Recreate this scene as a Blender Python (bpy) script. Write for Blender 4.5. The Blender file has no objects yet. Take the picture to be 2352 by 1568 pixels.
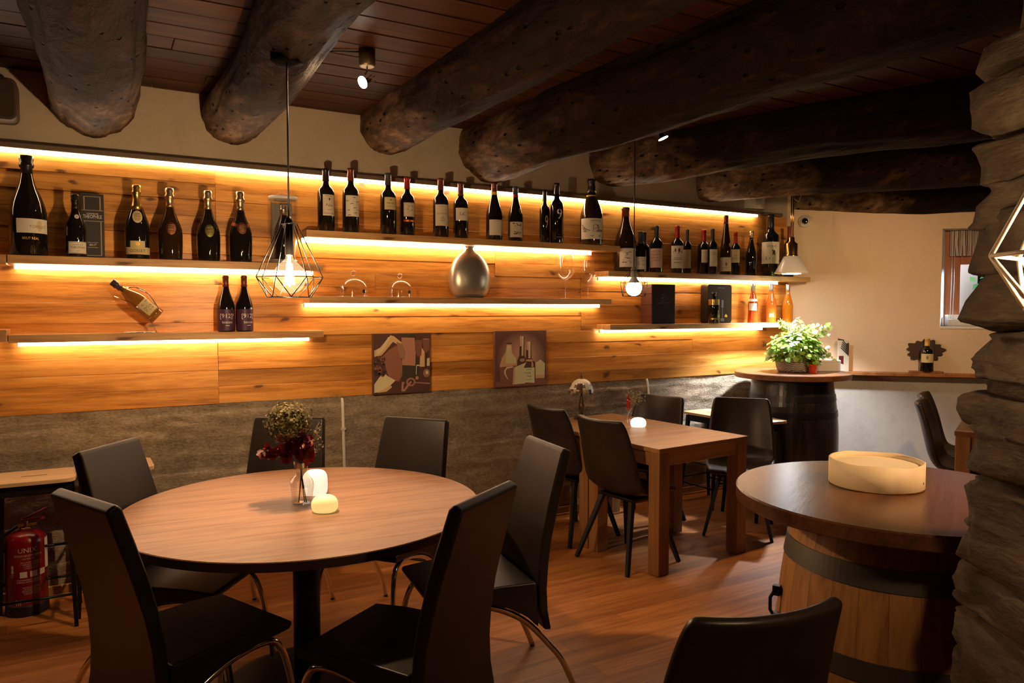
import bpy, bmesh, math, random
from math import sin, cos, pi, radians, atan2, sqrt, exp
from mathutils import Vector, Matrix, noise

SC = bpy.context.scene
COL = SC.collection
random.seed(7)

# ------------------------------------------------------------------ camera
FPX, HCAM = 1690.0, 1.57            # focal length in photo pixels, eye height in metres
YAW, PITCH = radians(29.33), radians(2.44)
cam_data = bpy.data.cameras.new('camera')
cam_data.sensor_width = 36.0
cam_data.lens = FPX / 2352 * 36.0
cam_data.clip_start = 0.02
cam = bpy.data.objects.new('camera', cam_data)
COL.objects.link(cam)
cam.location = (0, 0, HCAM)
cam.rotation_euler = (pi / 2 - PITCH, 0, -YAW)
SC.camera = cam

# ------------------------------------------------------------------ view, world, daylight
SC.view_settings.view_transform = 'Standard'
SC.view_settings.look = 'None'
SC.view_settings.exposure = 1.0
SC.view_settings.gamma = 1.0
SC.view_settings.use_curve_mapping = False
SC.cycles.use_denoising = True
SC.cycles.max_bounces = 7
SC.cycles.diffuse_bounces = 4
SC.cycles.glossy_bounces = 3
SC.cycles.transmission_bounces = 6
SC.cycles.transparent_max_bounces = 14
SC.cycles.sample_clamp_indirect = 4.0
SC.cycles.caustics_reflective = False
SC.cycles.caustics_refractive = False

world = bpy.data.worlds.new('world')
SC.world = world
world.use_nodes = True
wb = world.node_tree.nodes['Background']
wb.inputs[0].default_value = (0.95, 0.50, 0.24, 1)
wb.inputs[1].default_value = 0.0025

LED_COL = (1.0, 0.76, 0.50)
LED_W = 12.5          # emission of the strips
WARM = (1.0, 0.62, 0.32)


def area_light(name, loc, target, sx, sy, power, color, spread=pi):
    d = bpy.data.lights.new(name, 'AREA')
    d.shape = 'RECTANGLE'
    d.size, d.size_y, d.energy, d.color, d.spread = sx, sy, power, color, spread
    o = bpy.data.objects.new(name, d)
    COL.objects.link(o)
    o.location = loc
    o.rotation_euler = (Vector(target) - Vector(loc)).to_track_quat('-Z', 'Y').to_euler()
    return o


def spot_light(name, loc, target, power, color, size, blend=0.5, radius=0.03):
    d = bpy.data.lights.new(name, 'SPOT')
    d.energy, d.color, d.spot_size, d.spot_blend, d.shadow_soft_size = power, color, radians(size), blend, radius
    o = bpy.data.objects.new(name, d)
    COL.objects.link(o)
    o.location = loc
    o.rotation_euler = (Vector(target) - Vector(loc)).to_track_quat('-Z', 'Y').to_euler()
    return o


def point_light(name, loc, power, color, radius):
    d = bpy.data.lights.new(name, 'POINT')
    d.energy, d.color, d.shadow_soft_size = power, color, radius
    o = bpy.data.objects.new(name, d)
    COL.objects.link(o)
    o.location = loc
    return o


# daylight outside the window in the angled wall (above its head, shining down onto the sill and the house opposite)
area_light('daylight_sky', (9.1, 2.8, 2.75), (6.4, 3.85, 1.7), 1.5, 1.0, 170, (0.62, 0.80, 1.0), 1.6)
area_light('daylight_yard', (8.6, 4.1, 3.2), (10.4, 5.9, 1.2), 1.5, 1.5, 30, (0.80, 0.88, 1.0))
# ceiling spots further back in the room, over the tables in front of the camera; the window corner one is added
spot_light('ceiling_spot_dining', (2.6, 2.6, 2.72), (3.3, 3.65, 0.76), 45, WARM, 60, 0.9, 0.05)
spot_light('ceiling_spot_barrel', (2.846, 0.064, 2.72), (2.17, 1.42, 1.02), 240, WARM, 40, 0.9, 0.05)
spot_light('added_spot_window_corner', (4.45, 2.25, 2.40), (6.05, 4.1, 1.25), 62, WARM, 85, 0.95, 0.06)  # added unseen lamp that brightens the angled wall

# ------------------------------------------------------------------ from photo pixel to metres
_R = Vector((cos(YAW), -sin(YAW), 0))
_F0 = Vector((sin(YAW), cos(YAW), 0))
_F = _F0 * cos(PITCH) - Vector((0, 0, 1)) * sin(PITCH)
_U = _F0 * sin(PITCH) + Vector((0, 0, 1)) * cos(PITCH)
EYE = Vector((0, 0, HCAM))


def ray(px, py):
    return (_F * FPX + _R * (px - 1176) - _U * (py - 784)) / FPX


def on_z(px, py, z):
    d = ray(px, py)
    return EYE + d * ((z - HCAM) / d.z)


def on_y(px, py, y):
    d = ray(px, py)
    return EYE + d * (y / d.y)


def on_plane(px, py, p, n):
    d = ray(px, py)
    return EYE + d * ((Vector(p) - EYE).dot(n) / d.dot(n))


def at_depth(px, py, dep):
    return EYE + ray(px, py) * dep


def depth_of(p):
    return (Vector(p) - EYE).dot(_F)


def latdep(lat, dep, z=0.0):
    v = _R * lat + _F0 * dep
    return Vector((v.x, v.y, z))


# ------------------------------------------------------------------ mesh building
class MB:
    def __init__(self):
        self.v, self.f, self.m, self.s = [], [], [], []

    def add(self, vs, fs, mi=0, smooth=False):
        o = len(self.v)
        self.v += [tuple(p) for p in vs]
        for f in fs:
            self.f.append([i + o for i in f])
            self.m.append(mi)
            self.s.append(smooth)
        return self

    def box(self, a, b, mi=0, M=None):
        x0, y0, z0 = a
        x1, y1, z1 = b
        vs = [Vector(p) for p in ((x0, y0, z0), (x1, y0, z0), (x1, y1, z0), (x0, y1, z0),
                                  (x0, y0, z1), (x1, y0, z1), (x1, y1, z1), (x0, y1, z1))]
        if M is not None:
            vs = [M @ p for p in vs]
        return self.add(vs, [(0, 3, 2, 1), (4, 5, 6, 7), (0, 1, 5, 4), (1, 2, 6, 5), (2, 3, 7, 6), (3, 0, 4, 7)], mi)

    def prism(self, poly, z0, z1, mi=0, M=None, smooth=False):
        n = len(poly)
        vs = [Vector((p[0], p[1], z0)) for p in poly] + [Vector((p[0], p[1], z1)) for p in poly]
        if M is not None:
            vs = [M @ p for p in vs]
        self.add(vs, [tuple(range(n - 1, -1, -1)), tuple(range(n, 2 * n))], mi)
        o = len(self.v) - 2 * n
        for i in range(n):
            j = (i + 1) % n
            self.f.append([o + i, o + j, o + n + j, o + n + i])
            self.m.append(mi)
            self.s.append(smooth)
        return self

    def lathe(self, prof, seg=24, mi=0, M=None, smooth=True, a0=0.0, a1=2 * pi, closed=True):
        full = abs(a1 - a0 - 2 * pi) < 1e-6
        n = seg if full else seg + 1
        vs, fs = [], []
        for r, z in prof:
            for i in range(n):
                a = a0 + (a1 - a0) * i / seg
                vs.append(Vector((r * cos(a), r * sin(a), z)))
        for k in range(len(prof) - 1):
            for i in range(seg):
                j = (i + 1) % n if full else i + 1
                fs.append((k * n + i, k * n + j, (k + 1) * n + j, (k + 1) * n + i))
        if full and closed:
            if prof[0][0] > 1e-5:
                fs.append(tuple(range(n - 1, -1, -1)))
            if prof[-1][0] > 1e-5:
                fs.append(tuple(range((len(prof) - 1) * n, len(prof) * n)))
        if M is not None:
            vs = [M @ p for p in vs]
        return self.add(vs, fs, mi, smooth)

    def tube(self, pts, rad, seg=8, mi=0, cap=True, smooth=True, square=False):
        pts = [Vector(p) for p in pts]
        n = len(pts)
        rads = rad if isinstance(rad, (list, tuple)) else [rad] * n
        vs, fs = [], []
        prev = None
        for i, p in enumerate(pts):
            t = (pts[min(i + 1, n - 1)] - pts[max(i - 1, 0)])
            if t.length < 1e-9:
                t = Vector((0, 0, 1))
            t.normalize()
            if prev is None:
                ref = Vector((0, 0, 1)) if abs(t.z) < 0.9 else Vector((0, 1, 0))
                u = t.cross(ref).normalized()
            else:
                u = (prev - t * prev.dot(t)).normalized()
            prev = u
            w = t.cross(u)
            for k in range(seg):
                a = 2 * pi * k / seg + (pi / 4 if square else 0)
                vs.append(p + (u * cos(a) + w * sin(a)) * rads[i])
        for i in range(n - 1):
            for k in range(seg):
                j = (k + 1) % seg
                fs.append((i * seg + k, i * seg + j, (i + 1) * seg + j, (i + 1) * seg + k))
        self.add(vs, fs, mi, smooth)
        if cap:
            o = len(self.v) - n * seg
            self.f.append([o + k for k in range(seg - 1, -1, -1)])
            self.f.append([o + (n - 1) * seg + k for k in range(seg)])
            self.m += [mi, mi]
            self.s += [False, False]
        return self

    def sphere(self, c, r, seg=16, rings=10, mi=0, sc=(1, 1, 1)):
        prof = [(max(1e-6, r * sin(pi * k / rings)), -r * cos(pi * k / rings)) for k in range(rings + 1)]
        M = Matrix.Translation(Vector(c)) @ Matrix.Diagonal((sc[0], sc[1], sc[2], 1))
        return self.lathe(prof, seg, mi, M, closed=False)

    def build(self, name, mats, parent=None, loc=None, bevel=0, bseg=2, subsurf=0, rotz=0, auto=None):
        me = bpy.data.meshes.new(name)
        me.from_pydata(self.v, [], self.f)
        if not isinstance(mats, (list, tuple)):
            mats = [mats]
        for m in mats:
            me.materials.append(m)
        me.polygons.foreach_set('material_index', self.m)
        me.polygons.foreach_set('use_smooth', self.s)
        bm = bmesh.new()
        bm.from_mesh(me)
        bmesh.ops.recalc_face_normals(bm, faces=bm.faces)
        bm.to_mesh(me)
        bm.free()
        me.update()
        o = bpy.data.objects.new(name, me)
        COL.objects.link(o)
        if parent is not None:
            o.parent = parent
        if loc is not None:
            o.location = loc
        o.rotation_euler.z = rotz
        if bevel:
            b = o.modifiers.new('bevel', 'BEVEL')
            b.width, b.segments, b.limit_method, b.angle_limit = bevel, bseg, 'ANGLE', radians(35)
        if subsurf:
            s = o.modifiers.new('subsurf', 'SUBSURF')
            s.levels = s.render_levels = subsurf
        return o


def tag(o, label, cat, group=None):
    o['label'] = label
    o['category'] = cat
    if group:
        o['group'] = group
    return o


def thing(name, label, cat, loc=(0, 0, 0), rotz=0.0, group=None):
    o = bpy.data.objects.new(name, None)
    o.empty_display_size = 0.1
    COL.objects.link(o)
    o.location = loc
    o.rotation_euler = (0, 0, rotz)
    return tag(o, label, cat, group)


def struct(o):
    o['kind'] = 'structure'
    return o


def dup(root, label, loc=None, rotz=None):
    def cp(o, par):
        c = o.copy()
        COL.objects.link(c)
        if par is not None:
            c.parent = par
        for ch in list(o.children):
            cp(ch, c)
        return c
    r = cp(root, None)
    r['label'] = label
    if loc is not None:
        r.location = loc
    if rotz is not None:
        r.rotation_euler = (0, 0, rotz)
    return r


# ------------------------------------------------------------------ materials
def new_mat(name):
    m = bpy.data.materials.new(name)
    m.use_nodes = True
    nt = m.node_tree
    return m, nt, nt.nodes['Principled BSDF'], nt.nodes['Material Output']


def pmat(name, col, rough=0.5, metal=0.0, spec=0.5, emit=None, es=0.0, coat=0.0, trans=0.0, ior=1.45, alpha=1.0):
    m, nt, b, _ = new_mat(name)
    b.inputs['Base Color'].default_value = (*col, 1)
    b.inputs['Roughness'].default_value = rough
    b.inputs['Metallic'].default_value = metal
    b.inputs['Specular IOR Level'].default_value = spec
    b.inputs['Coat Weight'].default_value = coat
    b.inputs['Transmission Weight'].default_value = trans
    b.inputs['IOR'].default_value = ior
    b.inputs['Alpha'].default_value = alpha
    if emit:
        b.inputs['Emission Color'].default_value = (*emit, 1)
        b.inputs['Emission Strength'].default_value = es
    return m


class N:
    """small node-graph helper"""
    def __init__(self, nt):
        self.nt = nt

    def new(self, typ, **kw):
        n = self.nt.nodes.new(typ)
        for k, v in kw.items():
            setattr(n, k, v)
        return n

    def link(self, a, b):
        self.nt.links.new(a, b)

    def math(self, op, a, b=None):
        n = self.new('ShaderNodeMath', operation=op)
        for i, v in enumerate((a, b)):
            if v is None:
                continue
            if isinstance(v, (int, float)):
                n.inputs[i].default_value = v
            else:
                self.link(v, n.inputs[i])
        return n.outputs[0]

    def coords(self, scale=(1, 1, 1), kind='Object', rnd=0.0, rot=(0, 0, 0)):
        tc = self.new('ShaderNodeTexCoord')
        mp = self.new('ShaderNodeMapping')
        mp.inputs['Scale'].default_value = scale
        mp.inputs['Rotation'].default_value = rot
        src = tc.outputs[kind]
        if rnd:
            g = self.new('ShaderNodeNewGeometry')
            add = self.new('ShaderNodeVectorMath', operation='ADD')
            sc = self.math('MULTIPLY', g.outputs['Random Per Island'], rnd)
            self.link(src, add.inputs[0])
            self.link(sc, add.inputs[1])
            src = add.outputs[0]
        self.link(src, mp.inputs['Vector'])
        return mp.outputs[0]

    def noise(self, vec, scale, detail=4, rough=0.55, dist=0.0):
        n = self.new('ShaderNodeTexNoise')
        n.inputs['Scale'].default_value = scale
        n.inputs['Detail'].default_value = detail
        n.inputs['Roughness'].default_value = rough
        n.inputs['Distortion'].default_value = dist
        self.link(vec, n.inputs['Vector'])
        return n.outputs['Fac']

    def ramp(self, fac, stops):
        r = self.new('ShaderNodeValToRGB')
        els = r.color_ramp.elements
        while len(els) < len(stops):
            els.new(0.5)
        for e, (p, c) in zip(els, stops):
            e.position = p
            e.color = (*c, 1) if len(c) == 3 else c
        self.link(fac, r.inputs[0])
        return r.outputs[0]

    def mix(self, fac, a, b, mode='MIX'):
        n = self.new('ShaderNodeMix', data_type='RGBA', blend_type=mode)
        for i, v in ((0, fac), (6, a), (7, b)):
            if isinstance(v, (int, float)):
                n.inputs[i].default_value = v
            elif isinstance(v, tuple):
                n.inputs[i].default_value = (*v, 1)
            else:
                self.link(v, n.inputs[i])
        return n.outputs[2]

    def bump(self, h, strength, dist, bsdf):
        b = self.new('ShaderNodeBump')
        b.inputs['Strength'].default_value = strength
        b.inputs['Distance'].default_value = dist
        self.link(h, b.inputs['Height'])
        self.link(b.outputs[0], bsdf.inputs['Normal'])


def wood(name, dark, mid, light, rough=0.5, axis='x', grain=1.0, rnd=0.0, knots=0.0, bump=0.2, var=0.35, coat=0.0, spec=0.5, kind='Object'):
    m, nt, b, _ = new_mat(name)
    g = N(nt)
    L, T = 1.1 * grain, 14.0 * grain
    sc = {'x': (L, T, T), 'y': (T, L, T), 'z': (T, T, L)}[axis]
    co = g.coords(sc, kind, rnd)
    n1 = g.noise(co, 1.0, 5, 0.6, 0.7)
    co2 = g.coords(tuple(s * 4 for s in sc), kind, rnd)
    n2 = g.noise(co2, 1.6, 3, 0.6, 0.2)
    f = g.math('ADD', g.math('MULTIPLY', n1, 0.72), g.math('MULTIPLY', n2, 0.28))
    col = g.ramp(f, [(0.36, dark), (0.50, mid), (0.65, light)])
    if rnd and var:
        geo = g.new('ShaderNodeNewGeometry')
        hs = g.new('ShaderNodeHueSaturation')
        v = g.math('ADD', g.math('MULTIPLY', geo.outputs['Random Per Island'], var), 1.0 - var / 2)
        g.link(v, hs.inputs['Value'])
        g.link(col, hs.inputs['Color'])
        col = hs.outputs[0]
    if knots:
        ks = {'x': (2.0, 0.0, 4.6), 'y': (5.5, 2.2, 5.5), 'z': (5.5, 5.5, 2.2)}[axis]
        ck = g.coords(ks, kind, rnd)
        dn = g.new('ShaderNodeTexNoise')
        dn.inputs['Scale'].default_value = 3.0
        g.link(ck, dn.inputs['Vector'])
        ad = g.new('ShaderNodeVectorMath', operation='MULTIPLY_ADD')
        g.link(dn.outputs['Color'], ad.inputs[0])
        ad.inputs[1].default_value = (0.35, 0.35, 0.35)
        g.link(ck, ad.inputs[2])
        vo = g.new('ShaderNodeTexVoronoi', voronoi_dimensions='2D')
        vo.inputs['Scale'].default_value = 1.0
        sx_ = g.new('ShaderNodeSeparateXYZ')
        g.link(ad.outputs[0], sx_.inputs[0])
        cx_ = g.new('ShaderNodeCombineXYZ')
        g.link(sx_.outputs[0], cx_.inputs[0])
        g.link(g.math('ADD', sx_.outputs[1], sx_.outputs[2]), cx_.inputs[1])
        g.link(cx_.outputs[0], vo.inputs['Vector'])
        sepc = g.new('ShaderNodeSeparateColor')
        g.link(vo.outputs['Color'], sepc.inputs[0])
        pick = g.math('GREATER_THAN', sepc.outputs[0], 1.0 - knots)
        k1 = g.ramp(vo.outputs['Distance'], [(0.035, (1, 1, 1)), (0.09, (0, 0, 0))])
        k2 = g.ramp(vo.outputs['Distance'], [(0.07, (1, 1, 1)), (0.26, (0, 0, 0))])
        f1 = g.math('MULTIPLY', pick, k1)
        f2 = g.math('MULTIPLY', g.math('MULTIPLY', pick, k2), 0.45)
        col = g.mix(f2, col, tuple(c * 0.6 for c in mid))
        col = g.mix(g.math('MULTIPLY', f1, 0.9), col, (0.10, 0.03, 0.008))
    g.link(col, b.inputs['Base Color'])
    b.inputs['Roughness'].default_value = rough
    b.inputs['Coat Weight'].default_value = coat
    b.inputs['Specular IOR Level'].default_value = spec
    if bump:
        g.bump(f, bump, 0.004, b)
    return m


def rocky(name, stops, scale=6.0, rough=0.85, bump=0.6, dist=0.01, stretch=(1, 1, 1), spec=0.3, detail=8, w=0.7):
    m, nt, b, _ = new_mat(name)
    g = N(nt)
    co = g.coords(stretch)
    n1 = g.noise(co, scale, detail, 0.62, 0.4)
    n2 = g.noise(co, scale * 7, 5, 0.6)
    f = g.math('ADD', g.math('MULTIPLY', n1, w), g.math('MULTIPLY', n2, 1 - w))
    g.link(g.ramp(f, stops), b.inputs['Base Color'])
    b.inputs['Roughness'].default_value = rough
    b.inputs['Specular IOR Level'].default_value = spec
    g.bump(f, bump, dist, b)
    return m


def thin_glass(name, tint=(1, 1, 1), edge=0.95, base=0.11, rough=0.03):
    """clear thin-walled glass: transparent with a reflective edge"""
    m, nt, b, out = new_mat(name)
    nt.nodes.remove(b)
    g = N(nt)
    tr = g.new('ShaderNodeBsdfTransparent')
    tr.inputs[0].default_value = (*tint, 1)
    gl = g.new('ShaderNodeBsdfGlossy')
    gl.inputs['Color'].default_value = (1, 1, 1, 1)
    gl.inputs['Roughness'].default_value = rough
    lw = g.new('ShaderNodeLayerWeight')
    lw.inputs['Blend'].default_value = 0.35
    fac = g.math('MINIMUM', g.math('ADD', g.math('MULTIPLY', g.math('POWER', lw.outputs['Facing'], 2.5), edge), base), 1.0)
    ms = g.new('ShaderNodeMixShader')
    g.link(fac, ms.inputs[0])
    g.link(tr.outputs[0], ms.inputs[1])
    g.link(gl.outputs[0], ms.inputs[2])
    g.link(ms.outputs[0], out.inputs[0])
    return m


def emat(name, col, strength):
    m, nt, b, out = new_mat(name)
    nt.nodes.remove(b)
    e = nt.nodes.new('ShaderNodeEmission')
    e.inputs[0].default_value = (*col, 1)
    e.inputs[1].default_value = strength
    nt.links.new(e.outputs[0], out.inputs[0])
    return m


M_panel = wood('pine_panel', (0.33, 0.115, 0.016), (0.62, 0.255, 0.045), (0.77, 0.37, 0.085), 0.40, 'x', 1.0, rnd=19.0, knots=0.6, bump=0.4, var=0.55)
M_shelf = wood('pine_shelf', (0.44, 0.22, 0.07), (0.60, 0.33, 0.12), (0.70, 0.42, 0.18), 0.5, 'x', 1.0, rnd=13.0, knots=0.25, bump=0.12, var=0.15)
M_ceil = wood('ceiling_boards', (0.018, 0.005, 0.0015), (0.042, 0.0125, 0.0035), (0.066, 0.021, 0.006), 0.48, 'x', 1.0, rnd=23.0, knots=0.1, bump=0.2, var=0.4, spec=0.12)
M_table = wood('round_table_top', (0.19, 0.085, 0.045), (0.30, 0.143, 0.077), (0.37, 0.192, 0.108), 0.42, 'x', 2.1, bump=0.1)
M_dtable = wood('dining_table_wood', (0.24, 0.110, 0.040), (0.36, 0.175, 0.065), (0.44, 0.23, 0.09), 0.38, 'x', 0.9, bump=0.08)
M_dleg = wood('dining_table_legs', (0.19, 0.080, 0.026), (0.28, 0.128, 0.043), (0.34, 0.165, 0.058), 0.5, 'z', 0.9, bump=0.08)
M_btop = wood('barrel_table_top', (0.050, 0.017, 0.007), (0.095, 0.032, 0.013), (0.14, 0.052, 0.022), 0.27, 'x', 0.7, bump=0.35, spec=0.6)
M_stave = wood('barrel_staves', (0.19, 0.068, 0.015), (0.31, 0.125, 0.030), (0.40, 0.18, 0.05), 0.6, 'z', 1.2, rnd=11.0, bump=0.2, var=0.22)
M_black_stave = wood('black_barrel_staves', (0.012, 0.010, 0.010), (0.02, 0.017, 0.016), (0.035, 0.03, 0.028), 0.26, 'z', 1.0, rnd=11.0, bump=0.2, var=0.2)
M_ledge = wood('ledge_wood', (0.22, 0.075, 0.018), (0.34, 0.13, 0.035), (0.42, 0.18, 0.06), 0.4, 'x', 1.0, bump=0.1)
M_corner_top = wood('corner_barrel_top', (0.10, 0.035, 0.014), (0.17, 0.065, 0.026), (0.22, 0.09, 0.04), 0.3, 'x', 0.8, bump=0.1)
M_base = wood('baseboard_wood', (0.28, 0.13, 0.045), (0.40, 0.20, 0.075), (0.48, 0.26, 0.11), 0.5, 'x', 1.0, bump=0.1)
M_ply = wood('stool_plywood', (0.55, 0.36, 0.19), (0.66, 0.45, 0.25), (0.74, 0.53, 0.31), 0.5, 'x', 1.0, bump=0.05)
M_winframe = wood('window_frame_wood', (0.22, 0.07, 0.025), (0.33, 0.11, 0.04), (0.42, 0.15, 0.06), 0.45, 'z', 1.0, bump=0.1)
def beam_material():
    """old log: dark bark, wall end painted paler for light bounced off the panelling, worm holes and long cracks"""
    m, nt, b, _ = new_mat('beam_log')
    g = N(nt)
    co = g.coords((1, 0.4, 1))
    n1 = g.noise(co, 5.0, 9, 0.68, 0.6)
    n2 = g.noise(co, 24.0, 5, 0.6)
    f = g.math('ADD', g.math('MULTIPLY', n1, 0.7), g.math('MULTIPLY', n2, 0.3))
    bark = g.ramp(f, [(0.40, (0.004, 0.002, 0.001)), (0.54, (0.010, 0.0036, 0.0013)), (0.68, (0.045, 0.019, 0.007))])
    bare = g.ramp(f, [(0.36, (0.014, 0.007, 0.004)), (0.49, (0.10, 0.054, 0.028)), (0.64, (0.30, 0.18, 0.10))])  # wall-end colour, brightened with painted bounce light from the panelling
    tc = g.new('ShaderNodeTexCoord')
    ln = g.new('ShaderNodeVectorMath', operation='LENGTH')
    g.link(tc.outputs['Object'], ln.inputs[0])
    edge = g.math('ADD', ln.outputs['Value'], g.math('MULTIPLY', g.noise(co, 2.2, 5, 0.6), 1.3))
    strip = g.ramp(edge, [(0.0, (1, 1, 1)), (0.98, (1, 1, 1)), (1.0, (0, 0, 0))])  # unused ramp over the painted bounce light's boundary
    bounce_msk = g.new('ShaderNodeMapRange')
    g.link(edge, bounce_msk.inputs[0])
    bounce_msk.inputs[1].default_value = 1.30
    bounce_msk.inputs[2].default_value = 1.62
    bounce_msk.inputs[3].default_value = 1.0
    bounce_msk.inputs[4].default_value = 0.0
    col = g.mix(bounce_msk.outputs[0], bark, bare)
    vo = g.new('ShaderNodeTexVoronoi')
    vo.inputs['Scale'].default_value = 17.0
    g.link(co, vo.inputs['Vector'])
    hole = g.ramp(vo.outputs['Distance'], [(0.10, (1, 1, 1)), (0.17, (0, 0, 0))])
    col = g.mix(hole, col, (0.003, 0.0015, 0.001))
    g.link(col, b.inputs['Base Color'])
    b.inputs['Roughness'].default_value = 0.6
    b.inputs['Specular IOR Level'].default_value = 0.07
    h = g.math('SUBTRACT', f, g.math('MULTIPLY', hole, 0.5))
    g.bump(h, 1.0, 0.05, b)
    return m


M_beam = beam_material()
M_stone = rocky('slate_stone', [(0.30, (0.022, 0.014, 0.008)), (0.50, (0.062, 0.041, 0.024)), (0.72, (0.13, 0.090, 0.055))], 5.0, 0.8, 0.9, 0.015, (1, 1, 3.5), 0.2)
M_concrete = rocky('board_marked_concrete', [(0.30, (0.13, 0.10, 0.070)), (0.50, (0.34, 0.265, 0.19)), (0.70, (0.54, 0.44, 0.325))], 9.0, 0.9, 1.0, 0.012, (0.8, 1, 1.5), 0.2, 8, 0.5)
M_plaster = rocky('plaster_upper', [(0.25, (0.42, 0.34, 0.25)), (0.5, (0.50, 0.41, 0.31)), (0.75, (0.55, 0.46, 0.35))], 4.0, 0.9, 0.12, 0.006, (1, 1, 1), 0.2)
M_plaster2 = rocky('plaster_angled', [(0.25, (0.66, 0.51, 0.35)), (0.5, (0.72, 0.56, 0.39)), (0.75, (0.76, 0.60, 0.43))], 3.0, 0.9, 0.15, 0.008, (1, 1, 1), 0.2)
M_plaster3 = rocky('plaster_dado', [(0.25, (0.33, 0.30, 0.27)), (0.5, (0.40, 0.37, 0.33)), (0.75, (0.46, 0.42, 0.38))], 3.0, 0.85, 0.2, 0.008, (1, 1, 1), 0.25)

M_black = pmat('black_paint', (0.012, 0.011, 0.011), 0.45)
M_blackmetal = pmat('black_metal', (0.018, 0.017, 0.016), 0.38, 0.6)
M_dkmetal = pmat('hoop_steel', (0.12, 0.105, 0.085), 0.48, 0.8)
M_chrome = pmat('chrome', (0.72, 0.66, 0.58), 0.12, 1.0)
M_pewter = pmat('pewter', (0.52, 0.48, 0.42), 0.34, 0.75)
M_brass = pmat('brass', (0.62, 0.38, 0.13), 0.25, 1.0)
M_bronze = pmat('bronze', (0.16, 0.10, 0.055), 0.40, 0.75)
M_white = pmat('white_plastic', (0.72, 0.68, 0.62), 0.45)
M_whiteglaze = pmat('white_enamel', (0.80, 0.78, 0.74), 0.18)
M_opalshade = pmat('opal_shade', (0.85, 0.82, 0.76), 0.2)
M_opalshade.node_tree.nodes['Principled BSDF'].inputs['Subsurface Weight'].default_value = 0.0
M_paper = pmat('cream_paper', (0.66, 0.55, 0.42), 0.7)
M_paperw = pmat('white_paper', (0.74, 0.66, 0.55), 0.7)
M_papery = pmat('straw_paper', (0.62, 0.50, 0.26), 0.7)
M_paperp = pmat('pinkish_paper', (0.70, 0.50, 0.42), 0.7)
M_ink = pmat('dark_ink', (0.05, 0.035, 0.03), 0.7)
M_inkgrey = pmat('grey_ink', (0.22, 0.17, 0.13), 0.7)
M_inkred = pmat('red_ink', (0.50, 0.03, 0.02), 0.6)
M_inkwhite = pmat('white_ink', (0.82, 0.78, 0.72), 0.6)
M_gold = pmat('gold_foil', (0.80, 0.52, 0.14), 0.30, 1.0)
M_goldpale = pmat('champagne_foil', (0.80, 0.60, 0.36), 0.32, 1.0)
M_copper = pmat('copper_foil', (0.72, 0.26, 0.12), 0.34, 1.0)
M_goldgreen = pmat('green_gold_foil', (0.36, 0.36, 0.10), 0.34, 0.9)
M_goldprint = pmat('gold_print', (0.78, 0.48, 0.12), 0.45, 0.3)
M_silver = pmat('silver_foil', (0.70, 0.66, 0.60), 0.30, 1.0)
M_glassdark = pmat('dark_bottle_glass', (0.010, 0.008, 0.006), 0.05, 0, 0.7, coat=0.3)
M_glassbrown = pmat('brown_bottle_glass', (0.028, 0.014, 0.006), 0.06, 0, 0.7, coat=0.3)
M_capblack = pmat('black_capsule', (0.02, 0.018, 0.018), 0.3, 0.3)
M_capred = pmat('red_capsule', (0.40, 0.025, 0.015), 0.35, 0.2)
M_capbrown = pmat('maroon_capsule', (0.16, 0.035, 0.022), 0.35, 0.2)
M_capslate = pmat('slate_capsule', (0.05, 0.055, 0.06), 0.35, 0.2)
M_capgrey = pmat('grey_capsule', (0.40, 0.36, 0.33), 0.32, 0.6)
M_yellow = pmat('yellow_wax', (0.85, 0.55, 0.02), 0.45)
M_purple = pmat('purple_label', (0.07, 0.022, 0.06), 0.5)
M_blue = pmat('blue_label', (0.10, 0.13, 0.36), 0.6)
M_led = emat('led_strip_light', LED_COL, LED_W)
M_alu = pmat('led_channel', (0.30, 0.24, 0.18), 0.4, 0.5)
M_leather_b = pmat('black_leatherette', (0.018, 0.014, 0.012), 0.42, 0, 0.5)
M_clear = thin_glass('clear_glass')
M_bulb = thin_glass('bulb_glass', (1, 0.97, 0.92), 0.6, 0.04)
_nt = M_bulb.node_tree                     # faint emission in the clear globe stands in for the lamp's bloom
_em = _nt.nodes.new('ShaderNodeEmission')
_em.inputs[0].default_value = (1.0, 0.74, 0.42, 1)
_em.inputs[1].default_value = 0.16
_ad = _nt.nodes.new('ShaderNodeAddShader')
_out = _nt.nodes['Material Output']
_nt.links.new(_out.inputs[0].links[0].from_socket, _ad.inputs[0])
_nt.links.new(_em.outputs[0], _ad.inputs[1])
_nt.links.new(_ad.outputs[0], _out.inputs[0])


def leather(name, c0, c1, rough):
    m, nt, b, _ = new_mat(name)
    g = N(nt)
    n = g.noise(g.coords((1, 1, 1)), 5.0, 4, 0.6)
    g.link(g.ramp(n, [(0.35, c0), (0.65, c1)]), b.inputs['Base Color'])
    b.inputs['Roughness'].default_value = rough
    fine = g.noise(g.coords((1, 1, 1)), 160.0, 2, 0.5)
    g.bump(fine, 0.12, 0.002, b)
    return m


M_leather_d = leather('dark_brown_leather', (0.020, 0.012, 0.008), (0.038, 0.025, 0.017), 0.36)
M_leather_h = leather('dark_leatherette', (0.011, 0.007, 0.005), (0.018, 0.012, 0.009), 0.40)
for _m in (M_leather_h, M_leather_d):
    _m.node_tree.nodes['Principled BSDF'].inputs['Specular IOR Level'].default_value = 0.30


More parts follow.
